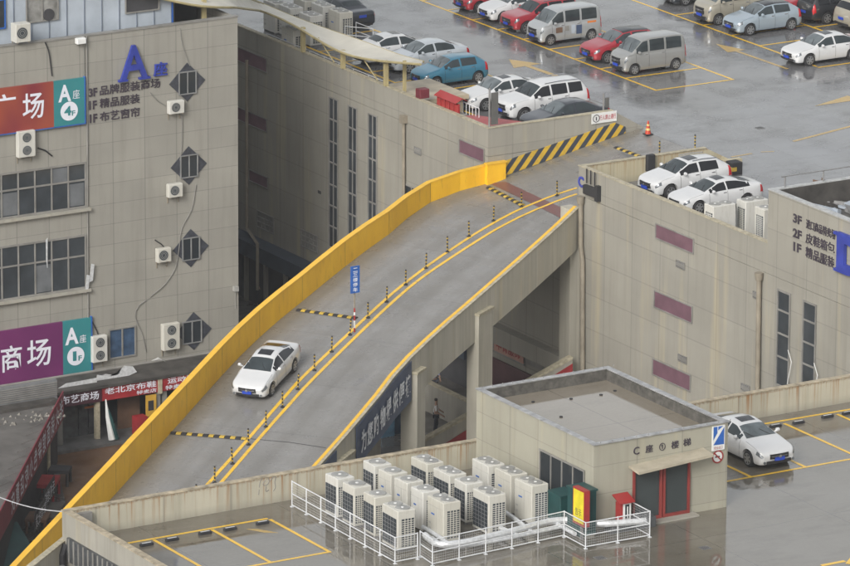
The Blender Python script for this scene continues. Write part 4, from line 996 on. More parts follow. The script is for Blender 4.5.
# ------------------------------------------------------------------ building C
cc = empty('car_park_building', (120, 170, 0), 'near building whose wet roof car park fills the lower right, with rust-streaked parapet', 'building')
mb = MB(); mb.box(XC, 143.6, 120, YC, 0, H-.32); mb.build('wall', M['conc'], cc)
mb = MB(); mb.box(XC+.25, 143.6, YC-.22, YC, H-.3, H+1.1); mb.build('rear_parapet', M['Cpar'], cc)
mb = MB(); mb.box(XC, XC+.245, 120, YC, H-.3, H+1.1); mb.build('side_parapet', M['conc'], cc)
mb = MB(); mb.box(XC+.28, 143.6, YC-.25, YC+.03, H+1.103, H+1.15); mb.box(XC-.03, XC+.275, 120, YC+.03, H+1.103, H+1.15); mb.build('parapet_coping', mat('rusty_coping', (.42, .36, .26), .7, var=.5, scale=3), cc)
mb = MB()
q0 = oY(268, 484, YC-.225)
for ring in ([(-.5, -.1), (-.45, .25), (-.2, .4), (.05, .3), (.05, 0), (-.2, -.1), (-.35, .05), (-.15, .2)], [(.1, .1), (.3, .35), (.5, .3), (.35, .1), (.45, -.25), (.3, -.4)], [(-.5, -.2), (-.55, -.45)], [(-.1, -.1), (-.15, -.4), (.05, -.3)]):
    mb.tube(smooth_line(dense([Vector((q0.x+a*.8, YC-.222, q0.z+b*.85)) for a, b in ring], .06), 3), .017, 5)
mb.build('graffiti', M['frame'], cc)
mb = MB(); mb.box(XC+.4, XC+1.1, YC-.42, YC-.225, H+.35, H+1.0); mb.build('parapet_patch', M['frame'], cc)
mb = MB(); mb.box(XC-.12, XC-.002, 178, YC-.6, H-.75, H+.2)
vg = mb.build('louvre_strip', mat('louvre_dark', (.07, .075, .08), .5, var=.5, scale=5), cc)
mb = MB()
for k in range(40): y = YC-.8-k*.4; mb.box(XC-.16, XC-.123, y-.03, y+.03, H-.75, H+.2)
mb.build('slats', M['frame'], vg)
mb = MB()
for zz, xx in ((H-.95, .35), (H-1.2, .75)): mb.tube([(XC-xx, 178, zz), (XC-xx, YC-.4, zz)], .1, 8)
tag(mb.build('roof_pipe', M['steel']), 'pair of grey pipes running along the wall below the louvre strip at bottom left', 'pipe')
mb = MB(); mb.tube([(XC-.3, YC-.5, H-1.3), (XC-.3, YC-.5, H-.5), (XC-.05, YC-.35, H-.2)], .16, 8); tag(mb.build('vent_elbow', M['black']), 'black bent pipe where the low ledge wall meets the corner of the near building', 'pipe')
g1 = W3(63, 538, 13.4); g2 = W3(-20, 605, 13.4)
lg = empty('lower_ledge', (98, 190, 0), 'lower roof ledge with a pale parapet at bottom left beside the ramp', 'building')
mb = MB(); dg_ = (g2-g1); dg_.z = 0; dg_.normalize(); ng = Vector((-dg_.y, dg_.x, 0))
if ng.dot(Vector((1, -1, 0))) < 0: ng = -ng
mb.slab([Vector((g1.x, g1.y, 0)), Vector((g2.x, g2.y, 0)), g2, g1], ng*.22); mb.build('parapet', M['girder'], lg)
mb = MB(); mb.slab([g1+Vector((0, 0, .003))-ng*.03, g2+Vector((0, 0, .003))-ng*.03, g2+Vector((0, 0, .003))+ng*.25, g1+Vector((0, 0, .003))+ng*.25], (0, 0, .05)); mb.build('parapet_coping', M['cap'], lg)
mb = MB(); q1 = g1+ng*.23; q2 = g2+ng*.23; mb.prism([(q1.x, q1.y), (q2.x, q2.y), (XC-.01, q2.y), (XC-.01, q1.y)], 0.01, H-1.35); mb.build('roof', M['greyroof'], lg)

# stair penthouse
PX0, PX1, PY0, PY1 = 118.8, 125.05, 185.82, 194.6
pn = empty('stair_penthouse', (122, 190, H), 'small cream stair house with red framed glass doors and flat wet roof', 'building')
mb = MB(); t_ = .2
mb.box(PX0, PX1, PY0, PY0+t_, H+.001, ZC); mb.box(PX0, PX1, PY1-t_, PY1, H+.001, ZC); mb.box(PX0, PX0+t_, PY0+t_, PY1-t_, H+.001, ZC); mb.box(PX1-t_, PX1, PY0+t_, PY1-t_, H+.001, ZC)
mb.build('wall', M['pen'], pn)
mb = MB(); mb.box(PX0+t_, PX1-t_, PY0+t_, PY1-t_, ZC-.75, ZC-.45); mb.build('roof', M['roofwet'], pn)
mb = MB(); zc0 = ZC+.003; zc1 = ZC+.04
mb.box(PX0-.05, PX1+.05, PY0-.05, PY0+t_+.03, zc0, zc1); mb.box(PX0-.05, PX1+.05, PY1-t_-.03, PY1+.05, zc0, zc1); mb.box(PX0-.05, PX0+t_+.03, PY0+t_+.031, PY1-t_-.031, zc0, zc1); mb.box(PX1-t_-.03, PX1+.05, PY0+t_+.031, PY1-t_-.031, zc0, zc1)
mb.build('metal_coping', mat('pen_coping', (.33, .335, .34), .45, var=.45, scale=3), pn)
mb = MB(); mb.box(PX0+t_+.002, PX1-t_-.002, PY1-t_-.05, PY1-t_-.002, ZC-.45, ZC-.02); mb.box(PX1-t_-.05, PX1-t_-.002, PY0+t_+.002, PY1-t_-.052, ZC-.45, ZC-.02); mb.build('roof_upstand', mat('felt_upstand', (.10, .095, .085), .7, var=.5, scale=4), pn)
mb = MB()
for k in range(14):
    x = PX0+.2+k*.48; mb.tube([(x, PY1-.1, zc1), (x, PY1-.1, zc1+.07)], .02, 4)
for k in range(12): x = PX0+.3+k*.55; mb.tube([(x, PY0-.0, zc1), (x, PY0-.0, zc1+.07)], .02, 4)
mb.build('lightning_rod', M['steel'], pn)
for px, py in ((486+47, 402), (601, 395), (615, 391), (571, 399), (561, 417)):
    c = W3(px, py, ZC-.44); mb = MB(); mb.cyl((c.x, c.y, ZC-.449), .07, .04, 8); tag(mb.build('roof_stone', M['black']), 'small dark lumps lying on the flat roof of the stair house', 'stone', 'dark lumps on the stair house roof')
# window on the west side
a = oX(541, 450, PX0); b = oX(585, 470, PX0); zt = a.z; zb = H+.5
mb = MB(); mb.box(PX0-.03, PX0-.002, b.y, a.y, zb, zt); w = mb.build('window', M['glass'], pn)
mb = MB()
for k in range(5):
    yy = b.y+(a.y-b.y)*k/4; mb.box(PX0-.07, PX0-.032, yy-.025, yy+.025, zb, zt)
mb.box(PX0-.095, PX0-.032, b.y, a.y, zb-.06, zb-.001); mb.box(PX0-.095, PX0-.032, b.y-.04, a.y+.04, zt+.001, zt+.06); mb.build('frame', M['frame'], w)
# doors
a = oY(634, 470, PY0); b = oY(687, 462, PY0); zt = oY(634, 470, PY0).z; zt = a.z
W_ = b.x-a.x
dr = MB(); dr.box(a.x, b.x, PY0-.04, PY0-.002, H+.08, zt); door = dr.build('glass_door', mat('door_glass', (.05, .06, .062), .05, var=.25, scale=.5), pn)
mb = MB()
for x, w in ((a.x-.09, .09), (b.x, .09), (a.x+W_*.47, .1), (a.x+W_*.53, .1)): mb.box(x, x+w, PY0-.12, PY0-.042, H+.08, zt)
mb.box(a.x, a.x+W_*.47, PY0-.11, PY0-.042, H+.08, H+.2); mb.box(a.x+W_*.53+.1, b.x, PY0-.11, PY0-.042, H+.08, H+.2); mb.box(a.x, b.x, PY0-.125, PY0-.042, zt+.001, zt+.06)
mb.build('frame', mat('red_door_frame', (.25, .045, .04), .4), door)
mb = MB(); mb.box(a.x-.3, b.x+.3, PY0-.5, PY0-.0015, H+.003, H+.075); mb.build('door_step', M['conc'], pn)
mb = MB(); p0 = oY(631.5, 466, PY0); mb.slab([(a.x-.25, PY0-.01, zt+.22), (b.x+.75, PY0-.01, zt+.42), (b.x+.75, PY0-.75, zt+.34), (a.x-.25, PY0-.75, zt+.14)], (0, 0, -.1)); mb.build('door_canopy', mat('stained_canopy', (.40, .36, .28), .6, var=.2, scale=2), pn)
for s, px0, px1, py in (('C', 633.2, 639, 455), ('座', 645.3, 652.5, 453), ('①', 659, 665, 451), ('楼', 671, 678.5, 449), ('梯', 683, 690.5, 446.5)):
    text_on('lettering', s, ('Y', PY0), (px0, py), px1, 7.6, M['ink'], pn, .03, .008, .02)
st = empty('stairs_sign', oY(718, 450, PY0-.05), 'blue and white stairs sign with a white figure at the corner of the stair house', 'sign')
a = oY(712, 451.3, PY0-.03); b = oY(725.5, 425, PY0-.03)
h_ = oY(712, 427, PY0-.03).z-a.z; w_ = b.x-a.x
mb = MB(); mb.box(a.x, b.x-.03, PY0-.05, PY0-.005, a.z, a.z+h_); mb.build('board', M['white'], st)
mb = MB(); y = PY0-.055; z0, z1 = a.z+h_*.22, a.z+h_*.98; x0, x1 = a.x+.04, b.x-.07
mb.add([(x0, y, z0+.02), (x1, y, z0), (x1, y, z1-.05)], [(0, 1, 2)]); mb.add([(x0, y, z0+.22), (x0+w_*.3, y, z0+.5), (x0+w_*.3, y, z1), (x0, y, z1)], [(0, 1, 2, 3)]); mb.add([(x0+w_*.36, y, z0+.6), (x0+w_*.75, y, z1), (x0+w_*.36, y, z1)], [(0, 1, 2)])
mb.build('symbol', M['signblue'], st)
mb = MB(); add_text(mb, '安全出口', (a.x+.08, PY0-.055, a.z+.05), (w_-.22, 0, 0), (0, 0, h_*.13), (0, -.003, 0), .0); mb.build('lettering', M['red'], st)
ns = empty('no_smoking_sign', oY(717, 457, PY0), 'round red and white no smoking sign below the stairs sign', 'sign')
c = oY(717.8, 456.8, PY0-.03); mb = MB(); circle_mesh(mb, c, .26, PY0-.02); mb.build('disc', M['white'], ns)
mb = MB()
for k in range(24):
    t0, t1 = 2*math.pi*k/24, 2*math.pi*(k+1)/24; mb.quad(*[(c.x+r*math.cos(tt), PY0-.03, c.z+r*math.sin(tt)) for r, tt in ((.27, t0), (.21, t0), (.21, t1), (.27, t1))])
mb.slab([(c.x-.17, PY0-.031, c.z+.13), (c.x-.13, PY0-.031, c.z+.17), (c.x+.17, PY0-.031, c.z-.13), (c.x+.13, PY0-.031, c.z-.17)], (0, -.004, 0)); mb.build('ring', M['red'], ns)
mb = MB(); mb.box(c.x-.12, c.x+.1, PY0-.028, PY0-.024, c.z-.03, c.z+.03); mb.build('cigarette', M['ink'], ns)
# cabinets, kiosk board, hydrant box
for px0, px1, pyt, lab in ((549.8, 563, 490, 'dark green metal cabinet next to the air conditioning rows, left one'), (569.5, 586, 485.5, 'dark green metal cabinet right behind the yellow notice lightbox')):
    t0 = oX(px0, pyt, PX0-.9); o = empty('metal_cabinet', (PX0-.8, t0.y, H), lab, 'cabinet'); x0 = PX0-1.0; y1 = t0.y
    mb = MB(); mb.rbox(x0, x0+.75, y1-.95, y1, H+.1, t0.z-.06, .02); mb.build('body', M['green'], o)
    mb = MB(); mb.box(x0-.04, x0+.79, y1-.99, y1+.04, t0.z-.055, t0.z+.02); mb.build('lid', M['green'], o)
    mb = MB(); mb.box(x0+.05, x0+.7, y1-.9, y1-.05, H+.002, H+.099); mb.build('plinth', M['conc'], o)
kb = empty('notice_lightbox', (PX0-.4, PY0-.6, H), 'red lightbox with a bright yellow panel on a post beside the stair house corner', 'sign')
t0 = oX(580.5, 484, PX0-.75); t1 = oX(591, 512, PX0-.75); x0 = PX0-1.08; y1 = t0.y+.02; y0 = y1-.85
mb = MB(); mb.box(x0, x0+.24, y0, y1, H+.62, t0.z-.03); mb.build('casing', M['red'], kb)
mb = MB(); mb.box(x0-.012, x0-.002, y0+.06, y1-.06, H+.72, t0.z-.10); mb.build('panel', M['ylw'], kb)
mb = MB(); add_text(mb, '告示', (x0-.014, y1-.2, H+1.0), (0, -(y1-y0-.4), 0), (0, 0, .3), (-.004, 0, 0), .0); mb.build('lettering', M['ink'], kb)
mb = MB(); mb.box(x0+.1, x0+.2, (y0+y1)/2-.05, (y0+y1)/2+.05, H+.002, H+.615); mb.build('post', M['steel'], kb)
hb = empty('fire_hydrant_box', oY(623, 500, PY0-.3), 'small white cabinet with a red pitched roof in front of the stair house', 'box')
a = oY(619, 509.5, PY0-.5); b = oY(629.5, 509, PY0-.5)
mb = MB(); mb.box(a.x, a.x+.12, PY0-.6, PY0-.25, H+.42, H+1.15); mb.mi = 1; mb.box(a.x+.121, b.x, PY0-.6, PY0-.25, H+.42, H+1.15); mb.build('cabinet', [M['red'], M['white']], hb)
mb = MB(); mb.box(a.x+.22, b.x-.08, PY0-.612, PY0-.602, H+.5, H+1.08); mb.build('glass_front', M['glass'], hb)
mb = MB(); mb.rbox(a.x+.3, b.x-.16, PY0-.66, PY0-.613, H+.52, H+1.0, .01); mb.build('extinguisher', M['white'], hb)
mb = MB(); mb.slab([(a.x-.1, PY0-.72, H+1.16), (b.x+.12, PY0-.72, H+1.16), (b.x+.12, PY0-.15, H+1.38), (a.x-.1, PY0-.15, H+1.38)], (0, 0, .05)); mb.build('roof', M['red'], hb)
mb = MB(); mb.box(PX0+.4, a.x+1.6, PY0-.7, PY0-.2, H+.003, H+.415); mb.build('plinth', mat('dark_plinth', (.09, .095, .10), .5), hb)
# ------------------------------------------------------------------ air conditioning units (VRF condensers)
def make_unit(double, grille_w, grille_s, label):
    """local: footprint x 0..W, y 0..L; long side along y; W=.78"""
    Wd, L = .78, (1.25 if double else .95); Hh = 1.66
    o = empty('condenser_unit', (0, 0, 0), label, 'air conditioner')
    mb = MB(); mb.rbox(0, Wd, 0, L, .1, Hh, .025); mb.build('casing', M['unit'], o)
    mb = MB()
    for y in (.05, L-.13): mb.box(.02, Wd-.02, y, y+.08, 0, .099)
    mb.build('foot', M['steel'], o)
    z0, z1 = .2, Hh-.34
    if grille_w:
        mb = MB(); mb.box(-.012, -.002, .1, L-.06, z0, z1); g = mb.build('coil_grille', M['unitdk'], o)
        mb = MB(); n = 5 if double else 4
        for k in range(1, n): y = .1+(L-.16)*k/n; mb.box(-.022, -.013, y-.01, y+.01, z0, z1)
        for k in range(1, 7): z = z0+(z1-z0)*k/7; mb.box(-.0215, -.0125, .1, L-.06, z-.008, z+.008)
        mb.build('guard', M['steel'], g)
    else:
        mb = MB(); mb.box(-.006, -.001, L*.42, L*.42+.012, .12, Hh-.3); mb.box(-.006, -.001, .04, L-.04, Hh-.31, Hh-.3); mb.build('panel_seam', M['unitfan'], o)
        mb = MB(); mb.box(-.008, -.001, L*.55, L*.75, 1.0, 1.06); mb.build('badge', M['signblue'], o)
        mb = MB(); mb.box(-.008, -.001, L*.78, L*.9, .35, .45); mb.box(-.008, -.001, L*.78, L*.9, .6, .66); mb.build('port', M['unitfan'], o)
    if grille_s:
        xa, xb = (.17, Wd-.07) if grille_s == 2 or not grille_w else (.06, .40)
        mb = MB(); mb.box(xa, xb, -.012, -.002, z0, z1); g = mb.build('coil_grille', M['unitdk'], o)
        mb = MB()
        for k in range(1, 4): x = xa+(xb-xa)*k/4; mb.box(x-.014, x+.014, -.03, -.013, z0, z1)
        for k in range(1, 13): z = z0+(z1-z0)*k/13; mb.box(xa, xb, -.029, -.0125, z-.012, z+.012)
        mb.build('guard', M['unit'], g)
    cs = [(Wd/2, L/2, .34)] if not double else [(Wd/2, L*.27, .29), (Wd/2, L*.73, .29)]
    for cx, cy, r in cs:
        mb = MB(); mb.tube([(cx, cy, Hh+.001), (cx, cy, Hh+.03)], r, 24); f = mb.build('fan_grille', M['unitfan'], o)
        mb = MB()
        for q in (.95, .72, .5, .3):
            for j in range(24):
                t0, t1 = 2*math.pi*j/24, 2*math.pi*(j+1)/24; mb.quad(*[(cx+rr*math.cos(tt), cy+rr*math.sin(tt), Hh+.034) for rr, tt in ((r*q, t0), (r*q-.018, t0), (r*q-.018, t1), (r*q, t1))])
        mb.build('guard_rings', M['steel'], f)
        mb = MB(); mb.tube([(cx, cy, Hh+.031), (cx, cy, Hh+.05)], r*.2, 10); mb.build('hub', M['white'], f)
    return o
ROWS = [('first row behind the long mesh fence', [(325.2, 473, 0), (342.7, 481.8, 0), (363, 491.6, 0), (381, 503, 1)], 1),
        ('second row from the left', [(362.8, 460.3, 0, 1), (379.2, 468.8, 0), (394.5, 477.2, 0), (411.4, 486.6, 0), (427, 495, 1)], 0),
        ('third row from the left', [(410.2, 456.3, 1), (433, 467.6, 1), (453.7, 478, 0), (472, 488, 1)], 1),
        ('right hand row next to the stair house', [(471.5, 458.3, 1), (494, 467.6, 1), (515, 478, 1)], 0)]
ORD = ['rearmost', 'second from the rear', 'third from the rear', 'fourth from the rear', 'fifth from the rear']
protos = {}
def unit(double, gw, gs):
    k = (double, gw, gs)
    if k not in protos: protos[k] = make_unit(*k, 'x'); protos[k]['used'] = 0
    if not protos[k]['used']: protos[k]['used'] = 1; return protos[k]
    return copy_tree(protos[k])
for rn, us, gw in ROWS:
    for i, u in enumerate(us):
        g = gw if len(u) < 4 else u[3]
        dbl = bool(u[2]); o = unit(dbl, bool(g), (2 if i == len(us)-1 else 1))
        p = W3(u[0], u[1], H+1.66); L = 1.25 if dbl else .95
        o.location = (p.x+random.uniform(-.03, .03), p.y-L+random.uniform(-.04, .04), H); o.rotation_euler = (0, 0, rad(random.uniform(-2, 2)))
        pos_ = 'nearest the viewer' if i == len(us)-1 else ORD[i]
        o['label'] = 'white %s-fan outdoor unit, %s, %s' % ('twin' if dbl else 'single', rn, pos_)
        o['group'] = 'air conditioning units beside the stair house'
# building D units (turned 90 degrees: long side along x)
for i, (px, py) in enumerate(((704.1, 203.2), (736.4, 198.6), (754.7, 206.2))):
    o = copy_tree(protos[(True, False, 2)])
    p = W3(px, py, H+1.66)
    o['label'] = ['white twin-fan unit behind the low parapet, nearest the two white cars', 'white twin-fan unit in the middle of the three beside the raised wall', 'white twin-fan unit touching the raised wall, rightmost of the three'][i]
    o['group'] = 'air conditioning units behind the parapet at right'
    o.rotation_euler = (0, 0, rad(-90)); o.location = (p.x, p.y, H)
BU = [(263, -.5, 1), (281, 26, 0), (278.6, 4.2, 1), (298.4, 11.9, 1), (293, -3, 1), (310.8, 2.3, 1), (328, 8.5, 1)]
BL = ['far left one behind the canopy, cut by the frame top', 'one seen through the gap below the canopy', 'second from the left behind the canopy crest', 'shorter looking one just above the canopy slope', 'rear one cut by the top edge of the picture', 'tall one left of the last unit by the dark car', 'last unit on the right beside the white rail and dark car']
for i, (px, py, d) in enumerate(BU):
    o = copy_tree(protos[(True, False, 2)]); p = W3(px, py, H+1.66); o.location = (p.x, p.y-1.25, H)
    o['label'] = 'white rear roof unit, ' + BL[i]; o['group'] = 'air conditioning units behind the canopy'
for k, p_ in protos.items():
    if 'used' in p_: del p_['used']
for o in bpy.data.objects:
    if 'used' in o: del o['used']

# ------------------------------------------------------------------ mesh fences
def fence(pts, h, label, mesh=True, gap=.085, rail_mid=True, z=H, pr=.025):
    pts = [Vector((p[0], p[1], z)) for p in pts]
    o = empty('mesh_fence' if mesh else 'pipe_railing', pts[0], label, 'fence' if mesh else 'railing')
    up = lambda p, t: p+Vector((0, 0, t))
    r = MB(); w = MB(); 
    for a, b in zip(pts, pts[1:]):
        for t in (h, .09)+((h*.52,) if rail_mid else ()): r.tube([up(a, t), up(b, t)], pr*.9, 6)
        L = (b-a).length; n = max(1, round(L/1.25))
        for k in range(n+1):
            if k == n and b != pts[-1]: continue
            c = a.lerp(b, k/n); mb = MB(); mb.tube([c, up(c, h+.03)], pr, 6); mb.box(c.x-.06, c.x+.06, c.y-.06, c.y+.06, z+.001, z+.03); mb.build('post', M['white_steel'], o)
        if mesh:
            m_ = int(L/gap); d = (b-a).normalized(); s = Vector((-d.y, d.x, 0))*.004
            for k in range(1, m_): c = a.lerp(b, k/m_); w.quad(up(c, .1)-d*.003, up(c, .1)+d*.003, up(c, h)+d*.003, up(c, h)-d*.003)
            for k in range(1, 9): t = .1+(h-.1)*k/9; w.quad(up(a, t-.003), up(b, t-.003), up(b, t+.003), up(a, t+.003))
    r.build('rail', M['white_steel'], o)
    if mesh: w.build('wire_mesh', M['white_steel'], o)
    return o
g = lambda x, y: W3(x, y, H)
fence([g(292, 507), g(395, 564), g(417.5, 559.5)], 1.06, 'long white mesh fence left of the outdoor units running to the near corner')
fence([g(420, 557.5), g(432.5, 566), g(564, 537.4), g(585.5, 549), g(649.6, 537.4), g(630, 527)], 1.06, 'white mesh fence in front of the outdoor units stepping right towards the glass door')
fence([W3(345, 44, H), W3(373, 46.5, H), W3(356, 28+12, H)], .95, 'small white pipe railing beside the dark car on the rear roof', mesh=False)
# lagged pipes
def pipes(px, z, r, label):
    mb = MB(); mb.tube(smooth_line(dense([W3(a, b, H+z) for a, b in px], .35), 2), r, 8); return tag(mb.build('lagged_pipe', M['foil'], smooth=True), label, 'pipe')
pipes([(425, 535), (437, 546), (462, 543), (512, 531), (548, 521), (566, 519), (600, 524.5), (646, 521)], .45, .13, 'thick silver lagged pipe running along inside the front mesh fence')
pipes([(432, 538), (446, 549), (500, 540), (560, 527)], .25, .08, 'thinner silver lagged pipe below the thick one along the front fence')
for k, (a, b, lb_) in enumerate((((423, 527), (450, 545), 'silver branch pipe leaving the second row of units'), ((505, 512), (530, 531), 'silver branch pipe leaving the right hand row of units'), ((480, 520), (516, 535), 'short silver branch pipe between the third row and the right row'), ((548, 520), (575, 534), 'silver branch pipe nearest the dark green cabinets'))):
    pipes([a, ((a[0]+b[0])/2, (a[1]+b[1])/2-1), b], .3, .09, lb_)

# ------------------------------------------------------------------ wheel stops
def make_stop():
    o = empty('wheel_stop', (0, 0, 0)); mb = MB(); mb.slab([(-.28, -.08, 0), (.28, -.08, 0), (.28, -.04, .1), (-.28, -.04, .1)], (0, .08, 0)); mb.v = [Vector((v.x, v.y, v.z)) for v in mb.v]
    mb = MB(); mb.rbox(-.28, .28, -.085, .085, 0, .11, .03); mb.build('block', M['black'], o)
    mb = MB(); mb.box(-.2, .2, -.03, .03, .1105, .116); mb.build('reflector', M['white_steel'], o); return o
ws = make_stop(); first = True
WS = [(146.5, 545.5, 'leftmost wheel stop by the rust-streaked parapet at lower left'), (172, 540.5, 'second wheel stop from the left in the lower left bays'), (205, 534, 'third wheel stop from the left in the lower left bays'), (230, 530, 'fourth wheel stop from the left in the lower left bays'), (262.5, 524, 'wheel stop nearest the mesh fence in the lower left bays'),
      (775.5, 427, 'wheel stop just right of the parked white saloon'), (798.5, 423.5, 'second wheel stop right of the parked white saloon'), (827.5, 417.5, 'third wheel stop right of the parked white saloon'), (848, 414, 'wheel stop cut by the right edge of the picture')]
for px, py, lb_ in WS:
    o = ws if first else copy_tree(ws); first = False
    o.location = W3(px, py, H+.006); tag(o, 'black ' + lb_ if not lb_.startswith('second') else 'black rubber ' + lb_, 'wheel stop', 'black rubber wheel stops')

# ------------------------------------------------------------------ bollards, humps, cone
def make_bollard():
    o = empty('bollard', (0, 0, 0))
    mb = MB(); mb.tube([(0, 0, .02), (0, 0, .76)], .036, 10); mb.build('post', M['black'], o, smooth=True)
    for k in range(4): mb = MB(); mb.tube([(0, 0, .12+k*.17), (0, 0, .12+k*.17+.06)], .0385, 10); mb.build('reflective_band', M['ylw2'], o)
    mb = MB(); mb.tube([(0, 0, 0), (0, 0, .035)], .1, 10); mb.build('base', M['black'], o); return o
M['ylw2'] = mat('band_yellow', (.48, .33, .05), .45)
bo = make_bollard(); first = True
BO = [(557, 195.8), (521.5, 207), (493.5, 221), (469, 236.5), (447.4, 252), (426, 268.4), (405.7, 285), (386.7, 302), (368, 318), (350, 335), (331.7, 352), (314.5, 370.6), (297.8, 389.5), (282.5, 407.3), (265.9, 427), (248.6, 445), (232.5, 464), (214.7, 483), (197, 501)]
ORDN = ['topmost', 'second', 'third', 'fourth', 'fifth', 'sixth', 'seventh', 'eighth', 'ninth', 'tenth', 'eleventh', 'twelfth', 'thirteenth', 'fourteenth', 'fifteenth', 'sixteenth', 'seventeenth', 'eighteenth', 'lowest']
for i, (px, py) in enumerate(BO):
    o = bo if first else copy_tree(bo); first = False; p = RP(px, py); o.location = p; o.rotation_euler = (rad(random.uniform(-3, 3)), rad(random.uniform(-3, 3)), 0)
    lb_ = 'black and yellow bollard on the ramp centre line, %s counting down from the top' % ORDN[i]
    if i == 18: lb_ = 'lowest bollard on the ramp centre line, half hidden by the rust-streaked parapet'
    tag(o, lb_, 'bollard', 'bollards along the ramp centre line')
for px, py, lb_ in ((695, 149.5, 'taller black and yellow bollard standing on the deck above the sloped parapet end'), (659.5, 156, 'bollard half hidden behind the parapet, left of the taller one at the ramp top')):
    o = copy_tree(bo); o.location = W3(px, py, H); tag(o, lb_, 'bollard', 'bollards at the ramp top')
def hump(a, b, onr, label, n):
    a, b = Vector(a), Vector(b); o = empty('speed_hump', a, label, 'speed hump'); d = (b-a)/n; du = d.normalized(); nn = Vector((-du.y, du.x, 0)).normalized()*.17
    for k in range(n):
        p, q = a+d*k+du*.012, a+d*(k+1)-du*.012
        mb = MB(); hh = Vector((0, 0, .065)); f = lambda v: v+Vector((0, 0, .004))
        mb.add([f(p-nn), f(q-nn), f(q+nn), f(p+nn), p-nn*.45+hh, q-nn*.45+hh, q+nn*.45+hh, p+nn*.45+hh], [(0, 1, 5, 4), (2, 3, 7, 6), (4, 5, 6, 7), (1, 2, 6, 5), (3, 0, 4, 7)])
        mb.build('segment', M['ylw2'] if k % 2 else M['black'], o)
    return o
hump(RP(488.5, 187.5), RP(523, 205.5), 1, 'black and yellow speed hump beside the red patch at the ramp top', 14)
hump(RP(297, 310), RP(357, 318.5), 1, 'black and yellow speed hump at the foot of the blue sign', 13)
hump(RP(171, 433), RP(247, 439), 1, 'lowest black and yellow speed hump, below the white car on the ramp', 14)
hump(W3(616, 147.5, H), W3(645, 158.5, H), 0, 'black and yellow speed hump where the ramp meets the upper deck', 10)
c = W3(648, 134.5, H); o = empty('traffic_cone', c, 'red traffic cone with pale bands at the top of the ramp', 'traffic cone')
mb = MB(); mb.rbox(c.x-.2, c.x+.2, c.y-.2, c.y+.2, H+.001, H+.05, .01); mb.build('base', M['black'], o)
mb = MB(); mb.cyl((c.x, c.y, H+.051), .15, .65, 14, .03); mb.build('body', mat('cone_red', (.55, .06, .03), .4), o, smooth=True)
for z0, z1 in ((.18, .28), (.40, .48)):
    mb = MB(); r = lambda z: .152-.12*z/.65+.004; mb.cyl((c.x, c.y, H+.051+z0), r(z0), z1-z0, 14, r(z1)); mb.build('band', mat('cone_band', (.7, .55, .2), .4), o, smooth=True)
c = W3(736, 174, H); mb = MB(); mb.rbox(c.x-.35, c.x+.25, c.y-.2, c.y+.4, H, H+.62, .03); mb.mi = 1; mb.box(c.x-.36, c.x-.1, c.y-.21, c.y-.201, H+.2, H+.4); mb.box(c.x-.361, c.x-.351, c.y-.2, c.y+.2, H+.2, H+.4); mb.mi = 0
o = tag(mb.build('barrier_block', [M['black'], M['ylw2']]), 'black block with a yellow stripe ending the low wall behind the white cars', 'block')
mb = MB(); a = W3(722, 172, H); mb.box(155.3, c.x-.36, YD-.5, YD-.2, H+.001, H+.42); tag(mb.build('low_kerb_wall', M['Dpar']), 'low kerb wall between the sloped parapet end and the black block', 'wall')
for k, (px, py, lb_) in enumerate(((705, 548, 'small square drain grate in the open wet deck at lower right'), (600, 558, 'small drain grate in front of the mesh fence near the bottom edge'), (760, 128, 'small drain grate in the open middle of the upper deck'))):
    c_ = W3(px, py, H); o = empty('drain_grate', c_, lb_, 'drain'); mb = MB(); mb.box(c_.x-.2, c_.x+.2, c_.y-.2, c_.y+.2, H+.002, H+.012); mb.build('frame', M['steel'], o)
    for j in range(5): mb = MB(); mb.box(c_.x-.17+j*.075, c_.x-.14+j*.075, c_.y-.17, c_.y+.17, H+.0125, H+.018); mb.build('bar', M['black'], o)
# cable box on the inner parapet
q = oY(649, 162, YD-.22); mb = MB(); mb.rbox(q.x-.22, q.x+.22, YD-.45, YD-.22, q.z-.4, q.z+.4, .03); mb.tube([(q.x-.1, YD-.3, q.z-.4), (q.x-.12, YD-.3, q.z-.75), (q.x+.4, YD-.5, H+.1)], .03, 6)
tag(mb.build('cable_box', M['black']), 'black cable box hanging on the inner side of the parapet left of the white cars', 'box')
# blue sign on the ramp
b_ = RP(354.5, 332); o = empty('road_sign', b_, 'tall blue sign on a red and white post in the middle of the ramp', 'sign')
t_ = 283-0; hz = (332-292.5)/(F/ (b_-CAM).length*.963)
mb = MB(); mb.tube([b_, b_+Vector((0, 0, hz+1.2))], .035, 8); mb.build('post', M['pipe'], o)
for k, (z0, z1, mm) in enumerate(((0, .2, 'red'), (.2, .55, 'white'), (.55, .8, 'red'), (.8, .95, 'white'), (.95, 1.15, 'red'))):
    mb = MB(); mb.tube([b_+Vector((0, 0, z0+.001)), b_+Vector((0, 0, z1-.001))], .042, 8); mb.build('painted_band', M[mm], o)
zz0 = b_.z+hz; zz1 = zz0+1.28; xx0, xx1 = b_.x-.25, b_.x+.22
mb = MB(); mb.box(xx0, xx1, b_.y-.09, b_.y-.04, zz0, zz1); mb.build('board', M['signblue'], o)
mb = MB(); add_text(mb, '停车场', (xx0+.1, b_.y-.095, zz0+.08), (.001, 0, .0), (0, 0, .1), (0, -.002, 0), 0)
mb = MB()
for k, ch in enumerate('二三楼停车'): add_text(mb, ch, (xx0+.11, b_.y-.092, zz1-.27-k*.235), (.25, 0, 0), (0, 0, .19), (0, -.004, 0), .02)
mb.build('lettering', M['wtxt'], o)

